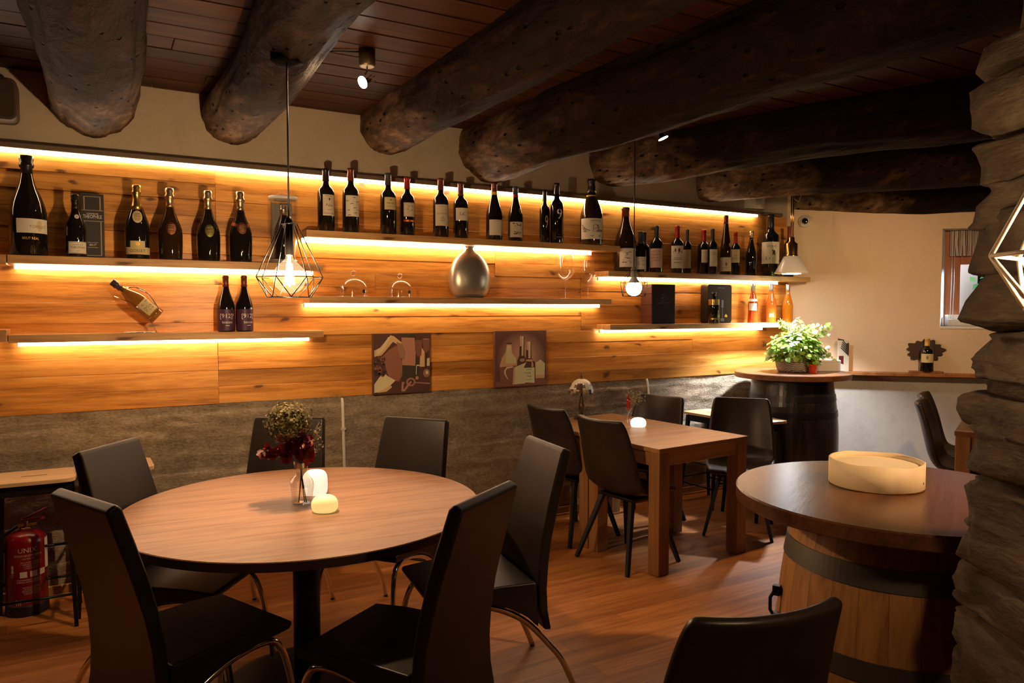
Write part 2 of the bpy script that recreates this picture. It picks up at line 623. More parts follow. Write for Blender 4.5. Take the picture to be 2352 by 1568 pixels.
def floor_material():
    m, nt, b, _ = new_mat('laminate_floor')
    g = N(nt)
    co = g.coords((1, 1, 1))
    br = g.new('ShaderNodeTexBrick')
    br.offset = 0.37
    br.inputs['Scale'].default_value = 1.0
    br.inputs['Brick Width'].default_value = 1.15
    br.inputs['Row Height'].default_value = 0.125
    br.inputs['Mortar Size'].default_value = 0.0013
    br.inputs['Mortar Smooth'].default_value = 0.2
    br.inputs['Color1'].default_value = (0.82, 0.82, 0.82, 1)
    br.inputs['Color2'].default_value = (1.12, 1.12, 1.12, 1)
    br.inputs['Mortar'].default_value = (0.45, 0.45, 0.45, 1)
    g.link(co, br.inputs['Vector'])
    n1 = g.noise(g.coords((1.3, 17, 1)), 1.0, 5, 0.62, 0.8)
    n2 = g.noise(g.coords((5, 90, 1)), 1.0, 3, 0.6)
    f = g.math('ADD', g.math('MULTIPLY', n1, 0.7), g.math('MULTIPLY', n2, 0.3))
    col = g.ramp(f, [(0.32, (0.21, 0.066, 0.014)), (0.5, (0.39, 0.142, 0.034)), (0.68, (0.55, 0.235, 0.066))])
    col = g.mix(1.0, col, br.outputs['Color'], 'MULTIPLY')
    g.link(col, b.inputs['Base Color'])
    b.inputs['Roughness'].default_value = 0.40
    g.bump(f, 0.06, 0.003, b)
    return m


M_floor = floor_material()
# ================================================================== THE ROOM
YW, YP = 4.72, 4.70                  # concrete/plaster wall face, panelling face
ZC = 2.835                           # ceiling
C0 = on_y(1809, 700, YP)
C0.z = 0
C0.y = YW
DW = Vector((0.70, -0.714, 0)).normalized()
NW = Vector((-DW.y, DW.x, 0))        # outward normal of the angled wall
MW = Matrix(((DW.x, NW.x, 0, C0.x), (DW.y, NW.y, 0, C0.y), (0, 0, 1, 0), (0, 0, 0, 1)))
ROTW = atan2(DW.y, DW.x)


def on_angled(px, py, inset=0.0):
    """point on the angled wall: distance along it, height"""
    p = on_plane(px, py, C0 - NW * inset, NW)
    return (p - C0).dot(DW), p.z


# floor
mb = MB()
mb.box((-3.0, -1.0, -0.12), (7.6, 5.0, 0.0))
struct(mb.build('floor', M_floor))

# wall with the shelves: plaster above, board-marked concrete below
mb = MB()
mb.box((-3.0, YW, 0.0), (C0.x + 0.1, YW + 0.25, 3.05))
struct(mb.build('wall_back', M_plaster))

mb = MB()
nx, nz = 330, 70
x0, x1, z0, z1 = -2.6, C0.x, 0.0, 1.012
vs = []
for j in range(nz + 1):
    z = z0 + (z1 - z0) * j / nz
    for i in range(nx + 1):
        x = x0 + (x1 - x0) * i / nx
        board = 0.008 * (1 if int((z + 0.06) / 0.17 + 40) % 2 else -0.4)
        k = noise.noise(Vector((x * 1.6, z * 9.0, 3.1)))
        rough = 0.010 * noise.noise(Vector((x * 5, z * 22, 1))) + 0.005 * noise.noise(Vector((x * 22, z * 34, 7)))
        seam = -0.012 * exp(-((((z + 0.06) % 0.17) - 0.0) / 0.010) ** 2) * (0.4 + max(0, k) * 2.0)
        d = 0.014 + board * 0.5 + rough * (0.6 + 0.9 * abs(k)) + seam
        vs.append((x, YW - 0.004 - max(0.0, d), z))
fs = []
for j in range(nz):
    for i in range(nx):
        a = j * (nx + 1) + i
        fs.append((a, a + 1, a + nx + 2, a + nx + 1))
mb.add(vs, fs, 0, True)
n0 = nx + 1
mb.add([vs[nz * n0], vs[nz * n0 + nx], (x1, YW + 0.01, z1), (x0, YW + 0.01, z1)], [(0, 1, 2, 3)])
struct(mb.build('wall_back_dado', M_concrete))

# pine panelling in seven courses of planks
mb = MB()
ZP0, ZP1 = 1.008, 2.418
rows = 7
hs = (ZP1 - ZP0) / rows
rnd = random.Random(3)
joints = {6: (0.62,), 5: (0.62, 3.9), 4: (2.5,), 3: (1.6, 3.25), 2: (0.62, 3.25), 1: (0.62, 2.9, 4.4), 0: (0.62, 2.9)}
XPE = C0.x - 0.02
for r in range(rows):
    xs = [-2.6] + list(joints[r]) + [XPE]
    for a, b_ in zip(xs[:-1], xs[1:]):
        th = rnd.uniform(-0.007, 0.004)
        zz0, zz1 = ZP0 + r * hs + 0.0008, ZP0 + (r + 1) * hs - 0.0008
        half = zz0 + hs * rnd.uniform(0.42, 0.58)
        # each course is a wide plank with a step in its face where two boards meet
        mb.box((a + 0.001, YP + th, zz0), (b_ - 0.001, YW, half))
        mb.box((a + 0.001, YP + th + rnd.choice((-0.004, 0.0, 0.005)), half + 0.0006), (b_ - 0.001, YW, zz1))
struct(mb.build('trim_1', M_panel, bevel=0.0015, bseg=1))

# strip lamp along the top of the panelling
XT1 = on_y(1742, 496, 4.66).x
lamp = thing('strip_lamp', 'long glowing strip lamp in a thin rail along the top of the panelling', 'light', (0, YP, ZP1))
mb = MB()
mb.box((-2.6, -0.034, 0.0), (C0.x - 0.12, 0.018, 0.030))
mb.build('rail', pmat('taupe_rail', (0.17, 0.115, 0.075), 0.6), lamp, bevel=0.003)
mb = MB()
mb.box((-2.6, -0.033, -0.020), (XT1, -0.017, -0.001))
mb.build('led_strip', M_led, lamp)

# angled plaster wall with the window opening
s0, zt = on_angled(2165, 525)
_, zb = on_angled(2165, 749)
s1 = s0 + 0.80
WL = 4.6
ZL = on_angled(2060, 856, 0.11)[1]   # ledge top height
mb = MB()
for a, b_, za, zb_ in ((-0.1, s0, ZL - 0.03, 3.05), (s1, WL, ZL - 0.03, 3.05), (s0, s1, ZL - 0.03, zb), (s0, s1, zt, 3.05)):
    mb.box((a, 0, za), (b_, 0.32, zb_), 0, MW)
mb.box((-0.1, 0, 0), (WL, 0.32, ZL - 0.03), 1, MW)
SPL = 0.075                           # the opening is splayed: it narrows towards the frame
mb.prism([(s0, 0.0), (s0 + SPL, 0.20), (s0 + SPL, 0.32), (s0, 0.32)], zb, zt, 2, MW)
mb.prism([(s1, 0.0), (s1, 0.32), (s1 - SPL, 0.32), (s1 - SPL, 0.20)], zb, zt, 2, MW)
struct(mb.build('wall_right', [M_plaster2, M_plaster3, pmat('white_reveal', (0.78, 0.77, 0.74), 0.7)]))
si0, si1 = s0, s1
s0, s1 = s0 + SPL, s1 - SPL

mb = MB()
mb.box((0.0, -0.105, ZL - 0.030), (WL, 0.0, ZL), 0, MW)
struct(mb.build('trim_2', M_ledge, bevel=0.004))

# baseboard
mb = MB()
mb.box((-2.6, YW - 0.035, 0.0), (C0.x - 0.05, YW, 0.062))
mb.box((-2.6, YW - 0.050, 0.0), (C0.x - 0.05, YW - 0.035, 0.014))
struct(mb.build('baseboard_back', M_base, bevel=0.003))

# ceiling boards
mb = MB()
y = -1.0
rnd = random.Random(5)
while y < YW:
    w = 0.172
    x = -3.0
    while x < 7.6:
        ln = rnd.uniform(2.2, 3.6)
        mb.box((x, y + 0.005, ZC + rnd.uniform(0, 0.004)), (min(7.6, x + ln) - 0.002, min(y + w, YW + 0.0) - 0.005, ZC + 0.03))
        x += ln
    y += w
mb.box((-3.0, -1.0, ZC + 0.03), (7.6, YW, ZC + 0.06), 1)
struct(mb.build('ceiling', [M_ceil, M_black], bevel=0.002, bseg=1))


# ceiling beams: rough whole logs, each running from the panelled wall out over the room
def beam(label, cx, ybot, r, nx_, ny_, seed, drop=0.0):
    w = on_y(cx, ybot, YP)
    zc = w.z + r
    W = Vector((w.x, YW + 0.04, zc))
    q = on_z(nx_, ny_, zc - drop)
    d = (q - W)
    L = d.length
    dirv = d / L
    tmax = min((W.y + 0.7) / max(0.05, -dirv.y), 8.5)
    perp = Vector((-dirv.y, dirv.x, 0)).normalized()
    up = perp.cross(dirv)
    if up.z < 0:
        up = -up
    seg = 64
    n = int(tmax / 0.03)
    vs, fs = [], []
    for i in range(n + 1):
        t = tmax * i / n
        c = W + dirv * t
        c = c + perp * 0.05 * noise.noise(Vector((t * 0.6, seed, 0))) + up * 0.03 * noise.noise(Vector((t * 0.8, seed + 9, 0)))
        for k in range(seg):
            a = 2 * pi * k / seg
            o = Vector((cos(a), sin(a), t))
            rr = r * (1 + 0.06 * noise.noise(Vector((o.x * 0.9, o.y * 0.9, t * 1.1 + seed)))
                      + 0.055 * noise.noise(Vector((o.x * 2.6, o.y * 2.6, t * 1.6 + seed)))
                      + 0.040 * noise.noise(Vector((o.x * 5, o.y * 5, t * 3.0 + seed))) + 0.018 * noise.noise(Vector((o.x * 13, o.y * 13, t * 9 + seed)))
                      - 0.16 * max(0, noise.noise(Vector((o.x * 5, o.y * 5, t * 0.9 + seed))) - 0.30))
            vs.append(c + (perp * cos(a) + up * sin(a)) * rr)
    for i in range(n):
        for k in range(seg):
            j = (k + 1) % seg
            fs.append((i * seg + k, i * seg + j, (i + 1) * seg + j, (i + 1) * seg + k))
    fs.append(tuple(range(seg)))
    fs.append(tuple(range(n * seg, (n + 1) * seg)))
    b = MB().add([v - W for v in vs], fs, 0, True)
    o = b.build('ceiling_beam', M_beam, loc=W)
    tag(o, label, 'beam', 'log beams under the ceiling')
    return W, dirv, r


BEAMS = [
    beam('thick pitted log beam over the fire extinguisher and the largest champagne bottle', 200, 312, 0.212, 197, 0, 1.3),
    beam('dark log beam with a long crack carrying the black lamp canopy', 532, 330, 0.165, 722, 0, 5.1),
    beam('rough log beam just beyond the bronze ceiling spotlight, ending over the long red wine shelf', 893, 354, 0.185, 1362, 0, 9.7),
    beam('massive dark log beam whose wall end sits above the burgundy with the yellow band', 1128, 416, 0.235, 1700, 118, 14.2),
    beam('dark log beam whose wall end touches the tallest bottle with the angel label', 1397, 427, 0.205, 2200, 236, 21.4),
    beam('slim dark log beam with the white sensor box tucked beneath its wall end', 1622, 464, 0.19, 2220, 366, 27.9),
    beam('dark log beam lying along the top of the angled plaster wall', 1838, 500, 0.17, 2225, 438, 33.3),
]
BEAMS_OK = True

# ------------------------------------------------------------------ window in the angled wall
wn = thing('window_1', 'small window with a brown wooden frame and bamboo blind in the angled plaster wall', 'window')
wn['kind'] = 'structure'
del wn['category'], wn['label']
YF = 0.20                            # depth of the frame in the opening
mb = MB()
fw = 0.075
mb.box((s0, YF, zb), (s0 + fw, YF + 0.06, zt), 0, MW)
mb.box((s1 - fw, YF, zb), (s1, YF + 0.06, zt), 0, MW)
mb.box((s0 + fw, YF, zb), (s1 - fw, YF + 0.06, zb + fw), 0, MW)
mb.box((s0 + fw, YF, zt - fw), (s1 - fw, YF + 0.06, zt), 0, MW)
mb.build('window_frame', M_winframe, wn, bevel=0.004)
mb = MB()
sw = 0.055
za_, zb_, sa_, sb_ = zb + fw, zt - fw, s0 + fw, s1 - fw
zs_ = on_angled(2205, 607, -YF)[1]
mb.box((sa_, YF + 0.012, za_), (sa_ + sw, YF + 0.055, zb_), 0, MW)
mb.box((sb_ - sw, YF + 0.012, za_), (sb_, YF + 0.055, zb_), 0, MW)
mb.box((sa_ + sw, YF + 0.012, za_), (sb_ - sw, YF + 0.055, za_ + 0.03), 0, MW)
mb.box((sa_ + sw, YF + 0.012, zs_), (sb_ - sw, YF + 0.055, zb_), 0, MW)
mb.build('sash', M_winframe, wn, bevel=0.004)
mb = MB()
mb.box((sa_ + sw, YF + 0.030, za_ + 0.03), (sb_ - sw, YF + 0.034, zs_), 0, MW)
mb.build('pane', thin_glass('window_glass', (1, 1, 1), 0.3, 0.04), wn)
mb = MB()
mb.box((si0, -0.012, zb - 0.022), (si1, YF, zb), 0, MW)
mb.build('sill', M_whiteglaze, wn, bevel=0.003)

bl = thing('bamboo_blind', 'rolled bamboo slat blind hanging in the head of the window', 'blind', MW @ Vector((s0 + 0.03, 0.16, zt)), ROTW)
M_bamboo = wood('bamboo_slats', (0.30, 0.25, 0.20), (0.48, 0.41, 0.35), (0.62, 0.55, 0.48), 0.7, 'z', 2.0, rnd=5.0, bump=0.2, var=0.6)
mb = MB()
dz = 0.23
rnd = random.Random(8)
x = 0.0
while x < s1 - s0 - 0.07:
    wd = rnd.uniform(0.007, 0.016)
    mb.tube([(x, 0, -0.005), (x + 0.004 * rnd.uniform(-1, 1), 0.004 * rnd.uniform(-1, 1), -dz * 0.5), (x + 0.006 * rnd.uniform(-1, 1), 0, -dz)], wd * 0.55, 5)
    x += wd + 0.002
mb.build('slats', M_bamboo, bl)
mb = MB()
for k in range(2):
    mb.tube([(0.012 + k * 0.02, -0.012, -0.02), (0.012 + k * 0.022, -0.012, -0.45), (0.008 + k * 0.02, -0.012, zb - zt + 0.06)], 0.0022, 6)
mb.build('pull_cord', M_white, bl)
mb = MB()
mb.box((0.0, -0.03, zb - zt + 0.015), (0.03, -0.008, zb - zt + 0.065))
mb.build('cord_cleat', M_white, bl, bevel=0.006)

ib = tag(MB().build('tmp', M_white), 'x', 'x')
bpy.data.objects.remove(ib)
mb = MB()
mb.box((0, 0, 0), (0.34, 0.10, 0.006))
mb.box((0, 0, 0.006), (0.34, 0.006, 0.06))
mb.box((0, 0.094, 0.006), (0.34, 0.10, 0.10))
for k in range(4):
    xx = 0.0 + k * 0.1113
    mb.box((xx, 0.006, 0.006), (xx + 0.006, 0.094, 0.10))
o = mb.build('sill_tray', M_white, loc=MW @ Vector((s0 + 0.0, 0.06, zb + 0.0005)), rotz=ROTW, bevel=0.002)
tag(o, 'low white compartment tray standing on the window sill', 'tray')

# what is seen through the pane: a pale house wall, a shrub, a parked car
mb = MB()
mb.box((6.9, 3.2, -0.25), (13.5, 9.5, -0.12))
struct(mb.build('ground_outside', rocky('yard_gravel', [(0.3, (0.25, 0.24, 0.22)), (0.7, (0.4, 0.38, 0.36))], 6.0)))
hd = ray(2215, 660)
hp = EYE + hd * 9.6
hw = MB()
hx = Vector((_R.x, _R.y, 0))
hM = Matrix.Translation((hp.x, hp.y, -0.12)) @ Matrix(((_R.x, _F0.x, 0, 0), (_R.y, _F0.y, 0, 0), (0, 0, 1, 0), (0, 0, 0, 1)))
hw.box((-2.2, 0, 0), (0.17, 0.5, 3.6), 0)
ho = hw.build('house_wall', pmat('pink_render', (0.72, 0.60, 0.56), 0.85), rotz=-YAW, loc=(hp.x, hp.y, -0.12))
tag(ho, 'pale pinkish rendered house wall seen outside through the window', 'building')
hb = thing('shrub', 'green shrub outside beside the pale house wall', 'shrub', latdep(6.08, 9.0, -0.12))
M_leafout = pmat('shrub_leaf', (0.12, 0.30, 0.10), 0.6)
mb = MB()
rnd = random.Random(12)
for k in range(420):
    a, b_, rr = rnd.uniform(0, 2 * pi), rnd.uniform(-1, 1), rnd.uniform(0.15, 0.42)
    c = Vector((rr * cos(a) * sqrt(1 - b_ * b_), rr * sin(a) * sqrt(1 - b_ * b_), 1.95 + rr * b_ * 1.5))
    u = Vector((rnd.uniform(-1, 1), rnd.uniform(-1, 1), rnd.uniform(-1, 1))).normalized() * 0.06
    v = u.orthogonal().normalized() * 0.035
    mb.add([c - u, c + v, c + u, c - v], [(0, 1, 2, 3)])
mb.build('foliage', M_leafout, hb)
mb = MB()
mb.tube([(0, 0, 0), (0.02, 0, 0.9), (0, 0.03, 1.8)], [0.04, 0.03, 0.02], 8)
mb.build('stem', M_beam, hb)
# ================================================================== SHELVES
YS = 4.52                            # front edge of the shelves
SHD = YP - YS


def shelf(label, pxl, pxr, pytop, at_px, th=0.042, led=(0.05, 0.05), x_left=None, x_right=None):
    """pxl/pxr: photo columns of the front corners; the top front edge is at (at_px, pytop)"""
    z = on_y(at_px, pytop, YS).z
    xl = on_y(pxl, pytop, YS).x if x_left is None else x_left
    xr = on_y(pxr, pytop, YS).x if x_right is None else x_right
    t = thing('wall_shelf', label, 'shelf', (xl, YP, z), 0, 'wooden shelves on the panelling')
    mb = MB()
    mb.box((0, -SHD, -th), (xr - xl, 0.0, 0.0))
    mb.build('board', M_shelf, t, bevel=0.003)
    mb = MB()
    mb.box((led[0] - 0.004, -0.052, -th - 0.024), (led[0], -0.032, -th - 0.0002))
    mb.build('end_cap', M_white, t)
    mb = MB()
    mb.box((xr - xl - led[1], -0.052, -th - 0.024), (xr - xl - led[1] + 0.004, -0.032, -th - 0.0002))
    mb.build('end_cap', M_white, t)
    mb = MB()
    mb.box((led[0], -0.050, -th - 0.022), (xr - xl - led[1], -0.034, -th - 0.0005))
    mb.build('led_strip', M_led, t)
    return z, xl, xr


Z_UL, xa, xb = shelf('wall shelf carrying the six champagne bottles, black gift box and clear tube', 16, 742, 593, 300, led=(0.02, 0.03))
Z_LL, xc, xd = shelf('lower wall shelf with the chrome bottle cradle and two purple-labelled bottles', 18, 744, 764, 380, led=(0.03, 0.06))
Z_MU, xe, xf = shelf('long wall shelf holding the row of eleven large red wine bottles', 704, 1425, 546, 1064, led=(0.0, 0.18))
Z_ML, xg, xh = shelf('wall shelf with two glass domes, pewter flask and two wine glasses', 711, 1405, 683, 1060, led=(0.0, 0.02))
Z_RU, xi, xj = shelf('wall shelf packed with red wine bottles, reaching past the corner behind the white cone lamp', 1398, 1862, 628, 1600, led=(0.0, 0.28), x_right=min(on_y(1862, 630, YS).x, 5.9))
Z_RL, xk, xl_ = shelf('wall shelf with the dark book box, black tin and three rosé bottles', 1402, 1822, 743, 1600, led=(0.0, 0.25))
# short neighbouring shelves cut by the edge of the view
shelf('pale wall shelf end running out of view beside the chrome cradle shelf', 0, 18, 757, 10, 0.062, (0.02, 0.08), x_left=-1.6, x_right=xc - 0.004)
shelf('pale wall shelf end running out of view beside the champagne shelf', 0, 10, 584, 8, 0.05, (0.02, 0.08), x_left=-1.6, x_right=xa - 0.004)

# ================================================================== LETTERING
_txt_cache = {}


def text_geo(s):
    """flat letter outlines, 1 unit tall, centred on the origin"""
    if s in _txt_cache:
        return _txt_cache[s]
    cu = bpy.data.curves.new('t', 'FONT')
    cu.body = s
    cu.align_x, cu.align_y = 'CENTER', 'CENTER'
    cu.resolution_u = 2
    o = bpy.data.objects.new('t', cu)
    COL.objects.link(o)
    dg = bpy.context.evaluated_depsgraph_get()
    me = bpy.data.meshes.new_from_object(o.evaluated_get(dg))
    vs = [v.co.copy() for v in me.vertices]
    fs = [tuple(p.vertices) for p in me.polygons]
    bpy.data.objects.remove(o)
    bpy.data.curves.remove(cu)
    bpy.data.meshes.remove(me)
    if vs:
        xs = [v.x for v in vs]
        ys = [v.y for v in vs]
        cx, cy = (min(xs) + max(xs)) / 2, (min(ys) + max(ys)) / 2
        h = max(1e-6, max(ys) - min(ys))
        vs = [Vector(((v.x - cx) / h, (v.y - cy) / h, 0)) for v in vs]
    _txt_cache[s] = (vs, fs)
    return vs, fs


def text_w(s):
    vs, _ = text_geo(s)
    return max(v.x for v in vs) - min(v.x for v in vs)


def text_cyl(mb, s, r, z, size, ang=0.0, mi=0, maxw=None, dx=0.0):
    """write s around a cylinder of radius r (front is -Y)"""
    vs, fs = text_geo(s)
    w = text_w(s) * size
    k = size if not maxw or w <= maxw else maxw / text_w(s)
    out = []
    for v in vs:
        a = (v.x * k + dx) / r + ang
        out.append((r * sin(a), -r * cos(a), z + v.y * size))
    mb.add(out, fs, mi)


def text_flat(mb, s, cx, cz, size, y, mi=0, maxw=None):
    vs, fs = text_geo(s)
    w = text_w(s) * size
    k = size if not maxw or w <= maxw else maxw / text_w(s)
    mb.add([(cx + v.x * k, y, cz + v.y * size) for v in vs], fs, mi)


def cyl_patch(mb, r, z0, z1, ang, half, mi=0, n=14, shape=None):
    """label patch around the cylinder; shape(u) in 0..1 gives the top as a fraction of the height"""
    vs, fs = [], []
    for i in range(n + 1):
        u = i / n
        a = ang - half + 2 * half * u
        top = z1 if shape is None else z0 + (z1 - z0) * shape(u)
        vs += [(r * sin(a), -r * cos(a), z0), (r * sin(a), -r * cos(a), top)]
    for i in range(n):
        fs.append((2 * i, 2 * i + 2, 2 * i + 3, 2 * i + 1))
    mb.add(vs, fs, mi, True)


def cyl_blob(mb, r, z, ang, w, h, mi=0, n=14, pts=None):
    """a flat printed blob (ellipse, or the polygon pts in -1..1) wrapped on the cylinder"""
    P = pts or [(cos(2 * pi * k / n), sin(2 * pi * k / n)) for k in range(n)]
    vs = []
    for u, v in P:
        a = ang + u * w / r
        vs.append((r * sin(a), -r * cos(a), z + v * h))
    mb.add(vs, [tuple(range(len(vs)))], mi)


# ================================================================== BOTTLES
def prof_bordeaux(R, H):
    n = R * 0.37
    return [(R * 0.90, 0), (R, 0.012 * H), (R, 0.60 * H), (R * 0.97, 0.635 * H), (R * 0.86, 0.67 * H), (R * 0.66, 0.70 * H),
            (R * 0.48, 0.725 * H), (n * 1.06, 0.755 * H), (n, 0.80 * H), (n * 0.97, 0.955 * H), (n * 1.1, 0.962 * H), (n * 1.1, 0.99 * H), (n * 0.95, H)]


def prof_burgundy(R, H):
    n = R * 0.34
    return [(R * 0.90, 0), (R, 0.012 * H), (R, 0.42 * H), (R * 0.97, 0.47 * H), (R * 0.88, 0.53 * H), (R * 0.74, 0.60 * H),
            (R * 0.58, 0.67 * H), (R * 0.46, 0.73 * H), (n * 1.1, 0.79 * H), (n, 0.85 * H), (n * 0.97, 0.955 * H), (n * 1.1, 0.962 * H), (n * 1.1, 0.99 * H), (n * 0.95, H)]


def prof_champagne(R, H):
    n = R * 0.30
    return [(R * 0.92, 0), (R, 0.015 * H), (R, 0.40 * H), (R * 0.97, 0.46 * H), (R * 0.88, 0.525 * H), (R * 0.74, 0.59 * H),
            (R * 0.56, 0.66 * H), (R * 0.43, 0.72 * H), (n * 1.1, 0.80 * H), (n, 0.87 * H), (n * 1.25, 0.885 * H), (n * 1.3, 0.91 * H), (n * 1.1, 0.93 * H), (n * 1.3, 0.96 * H), (n * 1.15, 0.995 * H), (n * 0.5, H)]


def prof_prestige(R, H):
    """squat skirted champagne bottle with a thin neck"""
    n = R * 0.27
    return [(R * 0.90, 0), (R * 0.94, 0.02 * H), (R * 0.985, 0.18 * H), (R, 0.34 * H), (R * 0.95, 0.42 * H), (R * 0.82, 0.50 * H),
            (R * 0.62, 0.58 * H), (R * 0.44, 0.66 * H), (n * 1.1, 0.76 * H), (n, 0.84 * H), (n * 1.45, 0.86 * H), (n * 1.55, 0.89 * H), (n * 1.2, 0.92 * H), (n * 1.45, 0.955 * H), (n * 1.2, 0.995 * H), (n * 0.5, H)]


def prof_hock(R, H):
    n = R * 0.36
    return [(R * 0.90, 0), (R, 0.012 * H), (R, 0.37 * H), (R * 0.96, 0.44 * H), (R * 0.84, 0.53 * H), (R * 0.68, 0.63 * H),
            (R * 0.53, 0.73 * H), (R * 0.42, 0.83 * H), (n, 0.90 * H), (n * 0.97, 0.96 * H), (n * 1.1, 0.965 * H), (n * 1.1, 0.99 * H), (n * 0.95, H)]


def prof_waist(R, H):
    n = R * 0.42
    return [(R * 0.98, 0), (R, 0.012 * H), (R * 0.93, 0.14 * H), (R * 0.86, 0.30 * H), (R * 0.92, 0.46 * H), (R * 0.90, 0.52 * H), (R * 0.74, 0.60 * H),
            (R * 0.55, 0.69 * H), (n, 0.77 * H), (n * 0.97, 0.99 * H), (n * 0.9, H)]


def prof_rose(R, H):
    n = R * 0.38
    return [(R * 0.86, 0), (R * 0.92, 0.012 * H), (R * 0.95, 0.15 * H), (R, 0.38 * H), (R * 0.95, 0.48 * H), (R * 0.78, 0.58 * H),
            (R * 0.55, 0.68 * H), (n * 1.05, 0.78 * H), (n, 0.86 * H), (n * 0.97, 0.99 * H), (n * 0.9, H)]


STY = dict(bordeaux=prof_bordeaux, burgundy=prof_burgundy, champagne=prof_champagne, prestige=prof_prestige, hock=prof_hock, waist=prof_waist, rose=prof_rose)


def radius_at(prof, z):
    for (r0, z0), (r1, z1) in zip(prof, prof[1:]):
        if z0 <= z <= z1 and z1 > z0:
            return r0 + (r1 - r0) * (z - z0) / (z1 - z0)
    return prof[-1][0]


LABEL_PX = {(60, 0.22): (38, 97), (172, 0.045): (156, 192), (313, 0.055): (287, 338),
            (748, 0.24): (741, 766), (805, 0.24): (794, 823), (891, 0.395): (883, 908), (935, 0.315): (927, 951), (935, 0.225): (927, 951), (1012, 0.185): (1000, 1029),
            (1058, 0.31): (1047, 1075), (1135, 0.075): (1124, 1153), (1184, 0.065): (1172, 1200), (1251, 0.24): (1252, 1259), (1279, 0.36): (1279, 1291), (1279, 0.08): (1276, 1291), (1359, 0.085): (1336, 1384),
            (1437, 0.065): (1424, 1459), (1471, 0.06): (1461, 1485), (1508, 0.10): (1494, 1522), (1556, 0.10): (1543, 1570), (1579, 0.12): (1570, 1587),
            (1617, 0.26): (1612, 1631), (1637, 0.17): (1631, 1648), (1668, 0.055): (1656, 1680), (1690, 0.29): (1681, 1699), (1771, 0.20): (1752, 1790),
            (1730, 0.32): (1721, 1739), (1772, 0.13): (1768, 1779), (1640, 0.60): (1628, 1652), (1640, 0.12): (1632, 1650)}


def bottle(label, px, top, wpx, zs, style='bordeaux', y=None, glass=None, cap=None, cap0=0.80, group='wine bottles on the shelves',
           band=None, labels=(), name='wine_bottle', collar=None):
    """px: photo column of the axis, top: photo row of the top, wpx: width in the photo; stands on height zs.
    labels: (z0, z1 as fractions of the height, half angle, angle, paper, prints); prints: callables(mb, r, z0, z1, ang)"""
    y = YS + 0.055 if y is None else y
    p = on_y(px, top, y)
    dep = depth_of(p)
    R = wpx / 2 * dep / FPX
    H = p.z - zs
    t = thing(name, label, 'bottle', (p.x, y, zs + 0.0005), 0, group)
    prof = STY[style](R, H)
    MB().lathe(prof, 28).build('glass_body', glass or M_glassdark, t)
    if cap:
        cp = [(0.0 if False else radius_at(prof, cap0 * H) + 0.0007, cap0 * H)] + [(r + 0.0008, z + (0.0008 if z >= H * 0.999 else 0)) for r, z in prof if z > cap0 * H + 1e-4]
        MB().lathe(cp, 24).build('capsule', cap, t)
    if band:
        b0, b1, bm = band
        bp = [(radius_at(prof, b0 * H) + 0.0012, b0 * H), (radius_at(prof, b1 * H) + 0.0012, b1 * H)]
        MB().lathe(bp, 24, closed=False).build('neck_band', bm, t)
    for lab in labels:
        l0, l1, half, ang, paper, prints = lab
        if (px, l0) in LABEL_PX:            # edges measured in the photo -> turn of the label
            b_ = atan2(p.x, p.y)
            u0, u1 = [max(-0.96, min(0.96, (q - px) / (wpx / 2))) for q in LABEL_PX[(px, l0)]]
            a0_, a1_ = math.asin(u0), math.asin(u1)
            half, ang = (a1_ - a0_) / 2, (a0_ + a1_) / 2 - b_
        else:
            ang = ang - atan2(p.x, p.y) * 0.7
        rr = max(radius_at(prof, l0 * H), radius_at(prof, l1 * H)) + 0.0007
        mb = MB()
        cyl_patch(mb, rr, l0 * H, l1 * H, ang, half)
        lo = mb.build('paper_label', paper, t)
        if prints:
            groups = {}
            for fn, mt in prints:
                groups.setdefault(mt.name, (mt, []))[1].append(fn)
            for mt, fns in groups.values():
                mp = MB()
                for fn in fns:
                    fn(mp, rr + 0.0006, l0 * H, l1 * H, ang, half)
                mp.build('lettering', mt, lo)
    if collar:
        collar(t, prof, R, H)
    return t, prof, R, H


def T(s, zf, hf, wf=0.85, dx=0.0):
    """text print: centre height fraction, letter height fraction, max width fraction of the label"""
    def fn(mb, r, z0, z1, ang, half):
        text_cyl(mb, s, r, z0 + (z1 - z0) * zf, (z1 - z0) * hf, ang + dx * half, 0, 2 * half * r * wf)
    return fn


def LINE(zf, wf, hf=0.012, dx=0.0):
    def fn(mb, r, z0, z1, ang, half):
        z = z0 + (z1 - z0) * zf
        cyl_patch(mb, r, z - (z1 - z0) * hf, z + (z1 - z0) * hf, ang + dx * half, half * wf, n=6)
    return fn


def BLOB(zf, wf, hf, dx=0.0, pts=None):
    def fn(mb, r, z0, z1, ang, half):
        cyl_blob(mb, r, z0 + (z1 - z0) * zf, ang + dx * half, half * r * wf, (z1 - z0) * hf, pts=pts)
    return fn


def FRAME(t=0.02):
    def fn(mb, r, z0, z1, ang, half):
        h = z1 - z0
        for a, b_ in ((0.03, 0.03 + t), (0.97 - t, 0.97)):
            cyl_patch(mb, r, z0 + h * a, z0 + h * b_, ang, half * 0.94)
        for sg in (-1, 1):
            cyl_patch(mb, r, z0 + h * 0.03, z0 + h * 0.97, ang + sg * half * 0.93, half * 0.025, n=2)
    return fn


def scrib(k, zc=0.5, hh=0.3, ww=0.7, seed=0):
    """small printed marks that stand for a drawing on a label"""
    out = []
    r_ = random.Random(seed)
    for i in range(k):
        out.append(BLOB(zc + r_.uniform(-hh, hh), r_.uniform(0.06, 0.18), r_.uniform(0.008, 0.03), r_.uniform(-ww, ww)))
    return out


# --- champagne shelf
M_emboss = pmat('embossed_print', (0.20, 0.12, 0.06), 0.5, 0.4)


